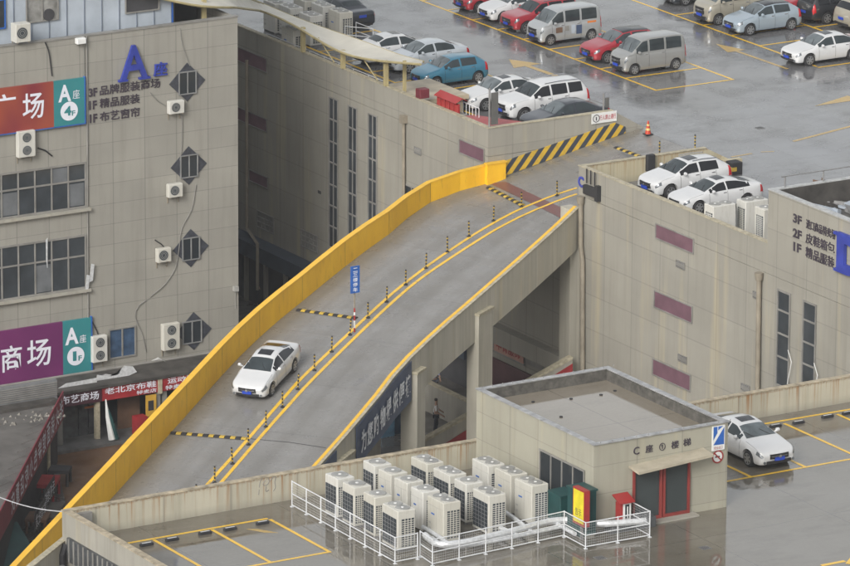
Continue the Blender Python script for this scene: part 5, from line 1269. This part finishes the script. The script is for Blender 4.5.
# ramp banner
bnr = empty('ramp_banner', (135, 222, 8), 'long navy banner with white characters hung on the ramp parapet', 'banner')
def on_edge(px, off=.30):
    r = right_at(px); i = min(range(len(RE)), key=lambda k: (RE[k][0]-r).length); n_ = RE[i][1]; return r+n_*(off-.26), n_
def rail_strip(parent, px0, px1, top, bot, name, m_, off=.30, n=10):
    rows = []
    for k in range(n+1):
        p, n_ = on_edge(px0+(px1-px0)*k/n, off); rows.append((p, n_))
    mb = MB(); loft(mb, [[p+Vector((0, 0, bot)), p+n_*.03+Vector((0, 0, bot)), p+n_*.03+Vector((0, 0, top)), p+Vector((0, 0, top))] for p, n_ in rows]); mb.build(name, m_, parent); return rows
rows = rail_strip(bnr, 355.5, 410.5, .80, -1.05, 'cloth', M['navy'])
s = '为您购物提供便捷'; A0, n0 = rows[0]; A1, n1 = rows[-1]
for k, ch in enumerate(s):
    t = .05+k*.115; p, n_ = on_edge(355.5+55*(t), .385); q, _ = on_edge(355.5+55*(t+.098), .385)
    mb = MB(); add_text(mb, ch, p+Vector((0, 0, -.62)), q-p, (0, 0, 1.02), n_*.008, .026); mb.build('lettering', mat('banner_white', (.75, .77, .80), .6), bnr)
bn2 = empty('ramp_banner', (128, 216, 7), 'lower end piece of navy banner on the ramp parapet, mostly hidden by the stained wall', 'banner')
rail_strip(bn2, 312, 335.5, .80, -1.05, 'cloth', M['navy'])
# alcove under banner: blue machines
for px, py, w, lb_ in ((388, 437, .55, 'pale blue cabinet under the ramp beside the pillar'), (396, 434, .5, 'darker blue cabinet against the pillar under the ramp')):
    p = W3(px, py, 1.0); mb = MB(); mb.rbox(p.x-.4, p.x+.4, p.y, p.y+.8, 1.0, 3.4, .03); tag(mb.build('cabinet', mat('cab%d' % px, (.10, .20, .30) if px == 388 else (.05, .09, .15), .4, var=.4, scale=2)), lb_, 'cabinet')
# ------------------------------------------------------------------ cars
def lin(tab, x, c):
    for a, b in zip(tab, tab[1:]):
        if x <= b[0]:
            t = (x-a[0])/(b[0]-a[0]) if b[0] > a[0] else 0; return a[c]+(b[c]-a[c])*t
    return tab[-1][c]
def smo(tab, x, c, w=.05):
    return (lin(tab, x-w, c)+lin(tab, x, c)*2+lin(tab, x+w, c))/4
# x, belt z, centre top z, body width factor, roof rail half width factor
T = {}
T['sedan'] = dict(L=4.62, W=1.8, wb=2.68, fo=.88, r=.32, zb=.2, cowl=1.22, rf=2.05, rr=3.2, rb=4.0,
  t=[(0, .52, .60, .74, .84), (.05, .60, .68, .84, .84), (.18, .70, .75, .93, .82), (.5, .78, .84, .98, .80), (1.22, .90, .97, 1, .80), (2.05, .92, 1.40, 1, .60), (2.7, .93, 1.45, 1, .60), (3.2, .94, 1.40, 1, .59), (4.0, .97, 1.06, .99, .70), (4.42, .96, 1.03, .95, .78), (4.56, .88, .97, .90, .78), (4.62, .70, .8, .86, .8)],
  win=[(1.45, 2.42), (2.52, 3.62)], seams=[1.45, 2.47, 3.35])
T['fastback'] = dict(T['sedan'], rb=4.2, t=[(0, .50, .58, .74, .84), (.05, .58, .67, .84, .84), (.18, .68, .75, .93, .82), (.5, .77, .84, .98, .80), (1.22, .90, .97, 1, .78), (2.1, .93, 1.36, 1, .58), (2.6, .94, 1.42, 1, .58), (3.1, .95, 1.37, 1, .57), (4.15, 1.0, 1.10, .98, .70), (4.45, 1.0, 1.08, .94, .78), (4.56, .9, 1.0, .90, .78), (4.62, .7, .8, .86, .8)], win=[(1.5, 2.42), (2.5, 3.75)])
T['hatch'] = dict(L=4.1, W=1.74, wb=2.55, fo=.82, r=.31, zb=.2, cowl=1.1, rf=1.9, rr=3.4, rb=3.98,
  t=[(0, .54, .62, .76, .84), (.05, .62, .70, .85, .84), (.18, .72, .78, .93, .82), (.5, .80, .88, .98, .80), (1.1, .92, 1.0, 1, .80), (1.9, .95, 1.42, 1, .62), (2.5, .96, 1.48, 1, .62), (3.4, .98, 1.43, 1, .61), (3.98, 1.0, 1.08, .96, .74), (4.05, .9, 1.0, .93, .78), (4.1, .7, .8, .9, .8)],
  win=[(1.35, 2.28), (2.38, 3.3)], seams=[1.33, 2.33, 3.15])
T['suv'] = dict(L=4.68, W=1.88, wb=2.72, fo=.86, r=.36, zb=.28, cowl=1.22, rf=1.95, rr=4.15, rb=4.58,
  t=[(0, .66, .76, .80, .86), (.05, .80, .90, .88, .84), (.16, .92, 1.0, .95, .84), (.5, .98, 1.06, .99, .84), (1.22, 1.06, 1.14, 1, .82), (1.95, 1.08, 1.66, 1, .66), (2.6, 1.09, 1.74, 1, .67), (4.15, 1.12, 1.70, 1, .66), (4.55, 1.12, 1.25, .97, .76), (4.63, .95, 1.05, .94, .8), (4.68, .7, .8, .9, .8)],
  win=[(1.45, 2.35), (2.45, 3.3), (3.4, 4.15)], seams=[1.42, 2.4, 3.35])
T['van'] = dict(L=3.95, W=1.62, wb=2.52, fo=.70, r=.29, zb=.2, cowl=.52, rf=1.2, rr=3.72, rb=3.93,
  t=[(0, .66, .78, .82, .88), (.05, .84, .92, .9, .86), (.2, .98, 1.05, .96, .86), (.52, 1.06, 1.14, 1, .86), (1.2, 1.10, 1.78, 1, .80), (1.7, 1.10, 1.88, 1, .80), (3.3, 1.10, 1.88, 1, .80), (3.72, 1.10, 1.82, .99, .79), (3.87, 1.08, 1.5, .97, .82), (3.93, .95, 1.05, .95, .86), (3.95, .6, .8, .93, .86)],
  win=[(.82, 1.5), (1.62, 2.5), (2.62, 3.55)], seams=[.78, 1.56, 2.56])
KF = [0, .04, .16, .5, .82, 1.]         # heights sill..belt
KY = [.80, .93, .985, 1.0, .985, .93]
class Car:
    def __init__(s, T_): s.T = T_; s.hw = T_['W']/2
    def arch(s, x):
        T_ = s.T; z = 0
        for wx in (T_['fo'], T_['fo']+T_['wb']):
            R = T_['r']+.07; d = abs(x-wx)
            if d < R: z = max(z, T_['r']+math.sqrt(R*R-d*d))
        return z
    def S(s, x, v):
        T_ = s.T; sg = 1
        if v > 8.: v = 16-v; sg = -1
        zb0 = T_['zb']+max(0, .12-x)*.6+max(0, x-T_['L']+.25)*.5; zb = max(zb0, s.arch(x))
        zl = smo(T_['t'], x, 1); zt = smo(T_['t'], x, 2); wf = smo(T_['t'], x, 3); rw = smo(T_['t'], x, 4)*s.hw*min(1, wf+.05)
        w = s.hw*wf
        def pt(k):
            if k <= 5:
                z = zb0+(zl-zb0)*KF[k]; y = w*KY[k]
                if z < zb: z = min(zb+.001*k, zl-.01*(5-k))
                return y, z
            if k == 6: return rw, zt-(.05 if zt > zl+.25 else .012+.1*max(0, zt-zl-.08))
            if k == 7: return rw*.62, zt-.008
            return 0, zt
        k = int(min(7, v)); t = v-k; a = pt(k); b = pt(k+1)
        y, z = a[0]+(b[0]-a[0])*t, a[1]+(b[1]-a[1])*t
        if 5 < v < 6: y += .025*math.sin(t*math.pi)
        # rounded nose and tail in plan
        L = T_['L']; xx = x
        c = 1-(y/s.hw)**2
        if x < .4: xx = x+(.17*(1-c))*(1-x/.4)
        if x > L-.4: xx = x-(.12*(1-c))*(1-(L-x)/.4)
        return Vector((xx, sg*y, z))
    def N(s, x, v):
        e = .02; a = s.S(x+e, v)-s.S(x-e, v); b = s.S(x, min(16, v+e))-s.S(x, max(0, v-e)); n = a.cross(b)
        n.normalize(); return n if n.dot(s.S(x, v)-Vector((s.T['L']/2, 0, .7))) > 0 else -n
    def patch(s, x0, x1, v0, v1, off=.006, nx=10, nv=4, mb=None, trim=None):
        mb = mb or MB(); o = len(mb.v)
        for i in range(nx+1):
            x = x0+(x1-x0)*i/nx
            for j in range(nv+1):
                v = v0+(v1-v0)*j/nv; mb.v.append(s.S(x, v)+s.N(x, v)*off)
        for i in range(nx):
            for j in range(nv): a = o+i*(nv+1)+j; mb.f.append([a, a+1, a+nv+2, a+nv+1]); mb.m.append(mb.mi)
        return mb
PAINT = {}
def paint(name, c, metal=0., rough=.28):
    if name not in PAINT:
        ma, t = mk('car_paint_'+name); n = t.noise(t.pos(), 2.5, 4)
        t.col(t.mix(t.ramp(n, .35, .7, 0, .12), c, (c[0]*.6, c[1]*.6, c[2]*.58))); t.b.inputs['Metallic'].default_value = metal
        t.rough(rough); t.b.inputs['Coat Weight'].default_value = .8; t.b.inputs['Coat Roughness'].default_value = .05; PAINT[name] = ma
    return PAINT[name]
CG = mat('car_glass', (.035, .045, .05), .04, var=.3, scale=1.5); CGD = mat('tinted_car_glass', (.012, .013, .016), .05, var=0)
CW = mat('windscreen_glass', (.11, .13, .14), .05, var=.5, scale=1.4)
TY = mat('tyre', (.018, .018, .02), .75, var=0); RIM = mat('alloy_rim', (.42, .43, .44), .3, .7, var=.1); HL = mat('headlamp', (.22, .24, .26), .1, .5, var=.4, scale=14); TLm = mat('tail_lamp', (.45, .015, .02), .2, var=0)
PL = mat('plate_blue', (.02, .06, .42), .4, var=0); CHR = mat('chrome', (.55, .55, .56), .18, .9, var=0); BK = mat('black_trim', (.02, .02, .022), .45, var=0)
def make_car(kind, pm, name, label, group=None, tint=False, sunroof=False, rails=False, roof=None, fancy=True):
    T_ = T[kind]; C_ = Car(T_); L = T_['L']; hw = C_.hw
    o = empty(name, (0, 0, 0), label, {'van': 'van', 'suv': 'car'}.get(kind, 'car'), group)
    xs = set([0, L]); n = 34
    for i in range(n+1): xs.add(round(L*i/n, 3))
    for e in (.02, .05, .09, .14): xs.add(e); xs.add(round(L-e, 3))
    for wx in (T_['fo'], T_['fo']+T_['wb']):
        R = T_['r']+.07
        for k in range(9): xs.add(round(wx-R*math.cos(math.pi*k/8), 3))
        xs.add(round(wx-R-.004, 3)); xs.add(round(wx+R+.004, 3))
    xs = sorted(x for x in xs if 0 <= x <= L)
    vs = [0, 1, 2, 3, 3.5, 4, 4.6, 5, 5.33, 5.66, 6, 6.3, 6.65, 7, 7.5, 8]; vs = vs+[16-v for v in reversed(vs[:-1])]
    mb = MB(); K = len(vs)
    for x in xs:
        for v in vs: mb.v.append(C_.S(x, v))
    for i in range(len(xs)-1):
        for j in range(K-1): a = i*K+j; mb.f.append([a, a+K, a+K+1, a+1]); mb.m.append(0)
    mb.f.append(list(range(K))); mb.m.append(0); mb.f.append([(len(xs)-1)*K+j for j in reversed(range(K))]); mb.m.append(0)
    mb.mi = 1
    for x in T_['seams']:
        for a, b in ((1.2, 5.0), (11.0, 14.8)): C_.patch(x-.008, x+.008, a, b, .003, 1, 8, mb)
    C_.patch(.16, T_['cowl']-.05, 5.55, 5.62, .003, 6, 1, mb); C_.patch(.16, T_['cowl']-.05, 16-5.62, 16-5.55, .003, 6, 1, mb)
    C_.patch(.3, L-.3, .9, 1.5, .002, 12, 1, mb) if kind in ('suv',) else None
    C_.patch(.3, L-.3, 14.5, 15.1, .002, 12, 1, mb) if kind in ('suv',) else None
    body = mb.build('body', [pm, BK], o, smooth=True)
    mb = MB(); mb.box(.25, L-.25, -hw*.66, hw*.66, T_['zb']-.03, .62); mb.build('underbody', BK, o)
    sg_ = CGD if tint else CG
    # glasshouse
    mb = C_.patch(T_['cowl']+.06, T_['rf']-.05, 6.06, 9.94, .006, 10, 14); mb.build('windscreen', CW if not tint else CG, o, smooth=True)
    for w in (.35, -.45):
        mb = MB(); a = C_.S(T_['cowl']+.06, 8)+Vector((0, w*hw, .01)); b = C_.S(T_['cowl']+.42, 8)+Vector((0, w*hw+.28, .012)); mb.tube([a, b], .012, 4); mb.build('wiper', BK, o)
    mb = C_.patch(T_['rr']+.08, T_['rb']-(.3 if kind in ('sedan', 'fastback') else .06), 6.12, 9.88, .006, 8, 12); mb.build('rear_window', sg_, o, smooth=True)
    for (a, b) in T_['win']:
        for s_ in (0, 1):
            v0, v1 = (5.1, 5.9) if not s_ else (10.1, 10.9)
            mb = C_.patch(a, b, v0, v1, .006, 10, 4); mb.build('side_window', sg_, o, smooth=True)
    if roof: mb = C_.patch(T_['rf'], T_['rr'], 6.05, 9.95, .004, 8, 12); mb.build('roof_panel', roof, o, smooth=True)
    if sunroof: mb = C_.patch(T_['rf']+.12, T_['rf']+.62, 7.0, 9.0, .007, 6, 8); mb.build('sunroof', CGD, o, smooth=True)
    if rails:
        for y in (1, -1):
            mb = MB(); mb.tube([C_.S(x, 6)+Vector((0, 0 if y > 0 else -2*C_.S(x, 6).y, .06)) for x in (T_['rf']+.2, (T_['rf']+T_['rr'])/2, T_['rr']-.05)], .022, 5); mb.build('roof_rail', CHR, o)
    # lamps, grille, plates
    for s_ in (0, 1):
        mb = MB(); v0, v1 = (3.9, 5.3)
        if s_: v0, v1 = 16-v1, 16-v0
        C_.patch(.03, .36 if kind != 'van' else .2, v0, v1, .008, 6, 5, mb); mb.build('headlight', HL, o, smooth=True)
        v0, v1 = (3.2, 4.95) if kind in ('sedan', 'fastback') else (3.2, 5.6)
        if s_: v0, v1 = 16-v1, 16-v0
        mb = C_.patch(L-(.26 if kind != 'van' else .1), L-.02, v0, v1, .008, 6, 5); mb.build('tail_light', TLm, o, smooth=True)
        y = hw*.98*(1 if not s_ else -1); z = lin(T_['t'], T_['cowl']+.4, 1)+.06
        mb = MB(); sgn = 1 if y > 0 else -1; x = T_['cowl']+.42
        mb.tube([(x, y*.93, z-.03), (x-.02, y+sgn*.03, z), (x-.02, y+sgn*.06, z+.04), (x-.02, y+sgn*.14, z+.04), (x, y+sgn*.17, z+.03)], [.025, .05, .08, .075, .03], 8); mb.build('door_mirror', pm, o, smooth=True)
    ng = lin(T_['t'], .05, 1)
    hb_ = T_['zb']; fz = lambda k: hb_+.06+(ng-hb_)*k
    def nose_bar(y0, y1, z0, z1, nm, m_, xo=.012, rear=False):
        mb = MB(); n_ = 6; rows = []
        for i in range(n_+1):
            y = y0+(y1-y0)*i/n_; c = (y/hw)**2
            x = .17*c-xo if not rear else L-.12*c+xo
            rows.append([(x, y, z0), (x+(.05 if not rear else -.05), y, z0), (x+(.05 if not rear else -.05), y, z1), (x, y, z1)])
        loft(mb, rows); return mb.build(nm, m_, o)
    gy = hw*.42
    nose_bar(-gy*1.1, gy*1.1, fz(.50), fz(.98), 'grille', BK, .014)
    nose_bar(-gy*.95, gy*.95, fz(.73), fz(.78), 'grille_bar', CHR, .022)
    mb = MB(); mb.disc((-.03, 0, fz(.76)), .06, (-1, 0, 0), 10, .02); mb.build('badge', CHR, o)
    nose_bar(-hw*.62, hw*.62, fz(.02), fz(.30), 'lower_intake', BK, .014)
    for y in (-hw*.72, hw*.72):
        mb = MB(); x = .17*.52; mb.disc((x-.012, y, fz(.18)), .055, (-1, 0, 0), 10, .03); mb.build('fog_light', HL, o)
    nose_bar(-.22, .22, fz(.30), fz(.30)+.14, 'number_plate', PL, .03)
    zr = (.72 if kind in ('sedan', 'fastback') else .66); nose_bar(-.22, .22, zr, zr+.14, 'number_plate', PL, .015, True)
    nose_bar(-hw*.7, hw*.7, T_['zb']+.06, T_['zb']+.2, 'rear_bumper_trim', BK, .012, True)
    for s_ in (1, -1):
        for x in T_['seams'][1:]:
            p = C_.S(x-.14, 4.5); mb = MB(); mb.rbox(p.x-.09, p.x+.09, s_*p.y-.02, s_*p.y+.02, p.z-.012, p.z+.02, .006); mb.build('door_handle', CHR if pm != PAINT.get('black') else BK, o)
    # wheels
    for wx in (T_['fo'], T_['fo']+T_['wb']):
        for s_ in (1, -1):
            y1 = s_*(hw-.015); y0 = s_*(hw-.23); r = T_['r']; mb = MB()
            mb.tube([(wx, y0, r), (wx, y0+s_*.02, r), (wx, y1-s_*.03, r), (wx, y1, r)], [r-.03, r, r, r-.035], 28); w = mb.build('wheel', TY, o, smooth=True)
            mb = MB(); mb.tube([(wx, y1+s_*.001, r), (wx, y1+s_*.007, r)], r*.68, 24); rim = mb.build('rim', BK, w)
            mb = MB()
            for k in range(24):
                t0, t1 = 2*math.pi*k/24, 2*math.pi*(k+1)/24; mb.quad(*[(wx+rr*math.cos(tt), y1+s_*.012, r+rr*math.sin(tt)) for rr, tt in ((r*.7, t0), (r*.6, t0), (r*.6, t1), (r*.7, t1))])
            for k in range(6):
                t = 2*math.pi*k/6+.3; c, sn = math.cos(t), math.sin(t); q = r*.64; w_ = .035
                mb.quad(*[(wx+a*c-b*sn, y1+s_*.014, r+a*sn+b*c) for a, b in ((.02, -w_*1.4), (q, -w_), (q, w_), (.02, w_*1.4))])
            mb.disc((wx, y1+s_*.012, r), .06, (0, s_, 0), 10, .008); mb.build('spokes', RIM, w)
    return o
def place(o, front_wheel, ang, z=H, side=1, scale=1., kind='sedan', xo=0, tilt=None, pt=None):
    """front_wheel: pixel of the near front wheel contact; car drives towards direction ang (degrees), built nose at x=0 looking to -x"""
    T_ = T[kind]; p = pt or W3(front_wheel[0], front_wheel[1], z)
    a = rad(ang-180); R = Matrix.Rotation(a, 3, 'Z'); loc = Vector((T_['fo'], -side*(-1)*0, 0))
    local = Vector((T_['fo'], side*T_['W']/2, 0))*scale
    o.rotation_euler = (0, 0, a); o.scale = (scale,)*3; o.location = p-R@local
    return o
P_ = paint
WHT = P_('white', (.58, .59, .60)); SIL = P_('silver', (.42, .44, .45), .35); DK = P_('charcoal', (.035, .04, .05), .3); RED = P_('red', (.36, .03, .045), .2)
CHM = P_('champagne', (.40, .375, .31), .35); BLU = P_('light_blue', (.04, .175, .27), .2); ICE = P_('ice_blue', (.36, .43, .49), .35); BLK = P_('black', (.02, .022, .026)); GRS = P_('grey_silver', (.33, .335, .33), .35); PRL = P_('pale_silver', (.50, .54, .58), .35)
G1 = 'cars parked in the rear roof rows'; G2 = 'cars parked along the rear building edge'
CARS = [
 ('hatch', RED, 'minivan', 'dark red car at the far left of the top row, cut by the picture top', (479.8, 13.2), 180, dict()),
 ('hatch', WHT, 'hatchback', 'white hatchback between two red cars in the top row', (504, 23.4), 180, dict()),
 ('suv', RED, 'compact_suv', 'red compact off-roader between the white hatchback and the silver van', (527, 34.2), 180, dict(scale=.93, rails=1)),
 ('van', SIL, 'minivan', 'silver van with coloured pictures on its side in the top row', (551, 46), 180, dict()),
 ('hatch', RED, 'hatchback', 'red hatchback with a black roof beside the silver van without pictures', (608, 63.8), 180, dict(scale=1.04, roof=CGD)),
 ('van', GRS, 'minivan', 'plain grey silver van at the end of its row next to an empty bay', (635, 75.5), 180, dict()),
 ('sedan', DK, 'sedan', 'dark car at the picture top left of the champagne van', (686, 6), 180, dict()),
 ('van', CHM, 'minivan', 'champagne coloured van left of the ice blue hatchback', (719, 25.5), 180, dict(scale=1.05)),
 ('hatch', ICE, 'hatchback', 'ice blue hatchback with dark roof in the top right row', (750.6, 36), 180, dict(scale=1.03, roof=CGD)),
 ('sedan', WHT, 'sedan', 'white saloon with sunroof parked alone at the upper right', (810, 66.3), 180, dict(sunroof=1)),
 ('hatch', RED, 'hatchback', 'red car behind the ice blue hatchback at the top right', (800, 17), 180, dict()),
 ('suv', BLK, 'suv', 'black off-roader showing its red tail light at the top right', None, 0, dict(pt=W3(827.6, 24.5, H), rear=1, scale=.92)),
 ('suv', CHM, 'estate_car', 'champagne silver estate cut by the right edge, tail towards the white saloon', None, 0, dict(pt=W3(866, 32, H), rear=1, scale=.95)),
 ('sedan', DK, 'sedan', 'dark saloon seen from behind next to the roof units at the top', None, 90, dict(rearpx=(363, 31))),
 ('sedan', WHT, 'sedan', 'white saloon with its tail towards the canopy', None, 0, dict(pt=W3(383, 65.5, H), rear=1, sunroof=1)),
 ('sedan', PRL, 'sedan', 'pale silver blue saloon between the white saloon and the light blue hatchback', (409.8, 73.8), 180, dict()),
 ('hatch', BLU, 'hatchback', 'small light blue hatchback behind the tan slab', (437, 88.7), 180, dict(scale=.97)),
 ('sedan', WHT, 'sedan', 'white saloon with sunroof beside the tall white off-roader', (486.3, 111.6), 180, dict(sunroof=1)),
 ('suv', WHT, 'suv', 'big white off-roader with roof rails at the roof corner', (525, 122.9), 180, dict(rails=1, scale=1.04)),
 ('sedan', DK, 'sedan', 'dark grey saloon half hidden behind the parapet above the striped panel', (549.5, 135.5), 180, dict()),
 ('hatch', WHT, 'suv', 'white off-roader with red tail light beside the inner parapet of the right building', (671, 199), 180, dict(scale=1.1, sunroof=1, rails=1)),
 ('fastback', WHT, 'sedan', 'white saloon with swept tail beside the roof units of the right building', (699.5, 214.6), 180, dict(sunroof=1)),
]
for kind, pm, nm, lb_, px, ang, kw in CARS:
    sc = kw.get('scale', 1.); T_ = T[kind]
    o = make_car(kind, pm, nm, lb_, None, tint=nm in ('suv', 'estate_car', 'compact_suv') or kind == 'fastback', sunroof=kw.get('sunroof'), rails=kw.get('rails'), roof=kw.get('roof'))
    if 'rearpx' in kw:
        p = W3(*kw['rearpx'], H); o.rotation_euler = (0, 0, rad(-90)); o.location = (p.x, p.y+T_['L'], H)
    elif kw.get('rear'):
        p = kw['pt']; a = rad(180)      # nose towards +x, near side is local +y
        loc = Vector((T_['fo']+T_['wb'], T_['W']/2, 0))*sc; R = Matrix.Rotation(a, 3, 'Z'); o.rotation_euler = (0, 0, a); o.scale = (sc,)*3; o.location = p-R@loc
    else:
        loc = Vector((T_['fo'], -T_['W']/2, 0))*sc; p = W3(*px, H); o.scale = (sc,)*3; o.location = p-loc
        o.rotation_euler = (0, 0, 0)
        if 'pictures' in lb_:
            C_ = Car(T_)
            for v0, v1, x0, x1, mm in ((3.0, 4.0, 1.0, 1.4, 'brown'), (2.6, 4.3, 1.95, 2.2, 'bluepanel'), (2.4, 4.0, 2.25, 2.6, 'navy'), (3.2, 4.2, 1.55, 1.8, 'frame'), (4.2, 4.8, 2.95, 3.5, 'orange')):
                mb = C_.patch(x0, x1, 16-v1, 16-v0, .006, 4, 4); ad = mb.build('side_picture', M[mm], None, origin=(0, 0, 0)); ad.parent = o
    o['group'] = 'parked cars'
# chevy-like saloon on the near deck, nose towards -y; near visible side is its right side
o = make_car('fastback', WHT, 'sedan', 'white saloon with sunroof parked beside the stair house in the near car park', 'parked cars', sunroof=1)
p = W3(747, 467, H); a = rad(90); R = Matrix.Rotation(a, 3, 'Z'); loc = Vector((.88, .9, 0))*1.06; o.scale = (1.06,)*3; o.rotation_euler = (0, 0, a); o.location = p-R@loc
# coupe coming down the ramp
o = make_car('fastback', WHT, 'sedan', 'white saloon with sunroof driving down the ramp', None, tint=True, sunroof=1)
wf_, wr_ = RP(272.5, 397), RP(296.5, 371.5); dvec = (wf_-wr_).normalized()
xax = -dvec; yax = Vector((0, 0, 1)).cross(xax).normalized(); zax = xax.cross(yax); R = Matrix((xax, yax, zax)).transposed()
mid = (wf_+wr_)/2; loc = Vector((.88+1.34, -.9 if True else .9, 0))
# which side faces the camera: choose the one whose local y axis points to the camera
sgn = 1 if yax.dot(CAM-mid) > 0 else -1; loc.y = .9*sgn
mt = R.to_4x4(); mt.translation = mid-R@loc+zax*.01; o.matrix_world = mt

# ------------------------------------------------------------------ people
def person(px, py, z, face, label, shirt, trou, sc=1., arm=(.2, .4)):
    c = W3(px, py, z); o = empty('person', c, label, 'person', None)
    def skin(name, V, E, R_, m_, par):
        me = bpy.data.meshes.new(name); me.from_pydata([Vector(v)*sc for v in V], E, []); ob = bpy.data.objects.new(name, me); COL.objects.link(ob); me.materials.append(m_)
        md = ob.modifiers.new('skin', 'SKIN'); 
        for i, r in enumerate(R_): me.skin_vertices[0].data[i].radius = (r*sc, r*sc)
        me.skin_vertices[0].data[0].use_root = True
        ss = ob.modifiers.new('sub', 'SUBSURF'); ss.levels = 1; ss.render_levels = 2; md.use_smooth_shade = True
        dg = bpy.context.evaluated_depsgraph_get(); m2 = bpy.data.meshes.new_from_object(ob.evaluated_get(dg)); ob.modifiers.clear(); ob.data = m2; ob.parent = par
        return ob
    s, f = arm
    V = [(0, 0, .95), (0, 0, 1.2), (0, 0, 1.42), (0, 0, 1.52), (0, -.02, 1.62), (0, -.01, 1.72), (.18, 0, 1.40), (.25, -f*.3, 1.15), (.24, -f, 1.0), (.23, -f-.08, .95), (-.18, 0, 1.40), (-.25, 0, 1.14), (-.24, -s, .92), (-.24, -s-.06, .86),
         (.1, 0, .88), (.11, -.05, .48), (.11, 0, .08), (.11, -.14, .04), (-.1, 0, .88), (-.11, .05, .48), (-.11, .1, .08), (-.11, -.04, .04)]
    E_ = [(0, 1), (1, 2), (2, 3), (3, 4), (4, 5), (2, 6), (6, 7), (7, 8), (8, 9), (2, 10), (10, 11), (11, 12), (12, 13), (0, 14), (14, 15), (15, 16), (16, 17), (0, 18), (18, 19), (19, 20), (20, 21)]
    R_ = [.13, .125, .13, .05, .085, .075, .06, .045, .035, .03, .06, .045, .035, .03, .08, .06, .04, .035, .08, .06, .04, .035]
    body = skin('body', V, E_, R_, mat('skin_tone', (.38, .24, .17), .6, var=0), o)
    idx = [0, 1, 2, 6, 7, 10, 11]; mp = {v: i for i, v in enumerate(idx)}
    skin('shirt', [V[i] for i in idx], [(mp[a], mp[b]) for a, b in E_ if a in mp and b in mp], [R_[i]*1.18 for i in idx], shirt, body)
    idx = [0, 14, 15, 16, 18, 19, 20]; mp = {v: i for i, v in enumerate(idx)}
    skin('trousers', [V[i] for i in idx], [(mp[a], mp[b]) for a, b in E_ if a in mp and b in mp], [R_[i]*1.18 for i in idx], trou, body)
    skin('hair', [(0, .02, 1.60), (0, .01, 1.69), (0, .0, 1.76)], [(0, 1), (1, 2)], [.085, .10, .075], mat('dark_hair', (.015, .012, .01), .6, var=0), body)
    o.rotation_euler = (0, 0, rad(face)); return o
PALE = mat('pale_shirt', (.55, .55, .6), .7, var=0); BLS = mat('blue_white_shirt', (.35, .38, .52), .7, var=0); DKT = mat('dark_trousers', (.04, .045, .06), .7, var=0)
person(260, 305, 0, 30, 'person in a pale top standing in the shaded alley left of the yellow wall', PALE, DKT)
person(267, 306, 0, -40, 'person in a dark pink top right beside the one in the pale top', mat('pink_top', (.28, .14, .16), .7, var=0), DKT)
person(436, 433, 1.0, 60, 'person in a white top with long dark hair behind the sloping wall under the ramp', mat('white_top', (.65, .65, .65), .7, var=0), DKT, 1, (.35, .3))
person(434, 398, 1.0, -20, 'person in a blue and white top in the shade between the ramp pillars', BLS, DKT)

# ------------------------------------------------------------------ light
w = bpy.data.worlds.new('World'); SC.world = w; w.use_nodes = True
nt = w.node_tree; bg = nt.nodes['Background']; sky = nt.nodes.new('ShaderNodeTexSky'); sky.sky_type = 'NISHITA'; sky.sun_disc = False
SE, SAZ = 31, 216        # sun elevation and compass azimuth of the light source (scene degrees, math convention)
sky.sun_elevation = rad(SE); sky.sun_rotation = rad(90-SAZ)
sky.air_density = 1.5; sky.dust_density = 6; sky.ozone_density = 1
hs = nt.nodes.new('ShaderNodeHueSaturation'); hs.inputs['Saturation'].default_value = .22; hs.inputs['Value'].default_value = 1.42
nt.links.new(sky.outputs[0], hs.inputs['Color']); tc = nt.nodes.new('ShaderNodeTexCoord'); dp = nt.nodes.new('ShaderNodeVectorMath'); dp.operation = 'DOT_PRODUCT'; dp.inputs[1].default_value = (.51, .86, 0)
mr = nt.nodes.new('ShaderNodeMapRange'); mr.inputs[1].default_value = -.8; mr.inputs[2].default_value = .9; mr.inputs[3].default_value = .68; mr.inputs[4].default_value = 1.12
vm = nt.nodes.new('ShaderNodeVectorMath'); vm.operation = 'SCALE'      # sky dimmed behind the viewer to deepen shade on the walls
nt.links.new(tc.outputs['Generated'], dp.inputs[0]); nt.links.new(dp.outputs['Value'], mr.inputs[0]); nt.links.new(mr.outputs[0], vm.inputs['Scale']); nt.links.new(hs.outputs[0], vm.inputs[0])
nt.links.new(vm.outputs[0], bg.inputs['Color']); bg.inputs['Strength'].default_value = .145
ld = bpy.data.lights.new('overcast_sun', 'SUN'); lo = bpy.data.objects.new('overcast_sun', ld); COL.objects.link(lo)
ld.energy = 1.75; ld.angle = rad(20); ld.color = (1, .975, .94)
sd = Vector((math.cos(rad(SAZ))*math.cos(rad(SE)), math.sin(rad(SAZ))*math.cos(rad(SE)), math.sin(rad(SE))))
lo.rotation_euler = sd.to_track_quat('Z', 'Y').to_euler(); lo.location = (130, 225, 120)
mb = MB(); mb.box(-400, 900, -400, 900, -1, 160); hz_ = mb.build('haze', M['white'], origin=(0, 0, 0)); hz_['kind'] = 'structure'
hm = bpy.data.materials.new('haze'); hm.use_nodes = True; hn = hm.node_tree; hn.nodes.remove(hn.nodes['Principled BSDF'])
vs_ = hn.nodes.new('ShaderNodeVolumeScatter'); vs_.inputs['Color'].default_value = (.93, .96, 1, 1); vs_.inputs['Density'].default_value = .00013; hn.links.new(vs_.outputs[0], hn.nodes['Material Output'].inputs['Volume'])
hz_.data.materials[0] = hm
SC.view_settings.view_transform = 'Standard'; SC.view_settings.look = 'None'; SC.view_settings.exposure = 0; SC.view_settings.gamma = 1
for o in bpy.data.objects:
    if '_w' in o: del o['_w']
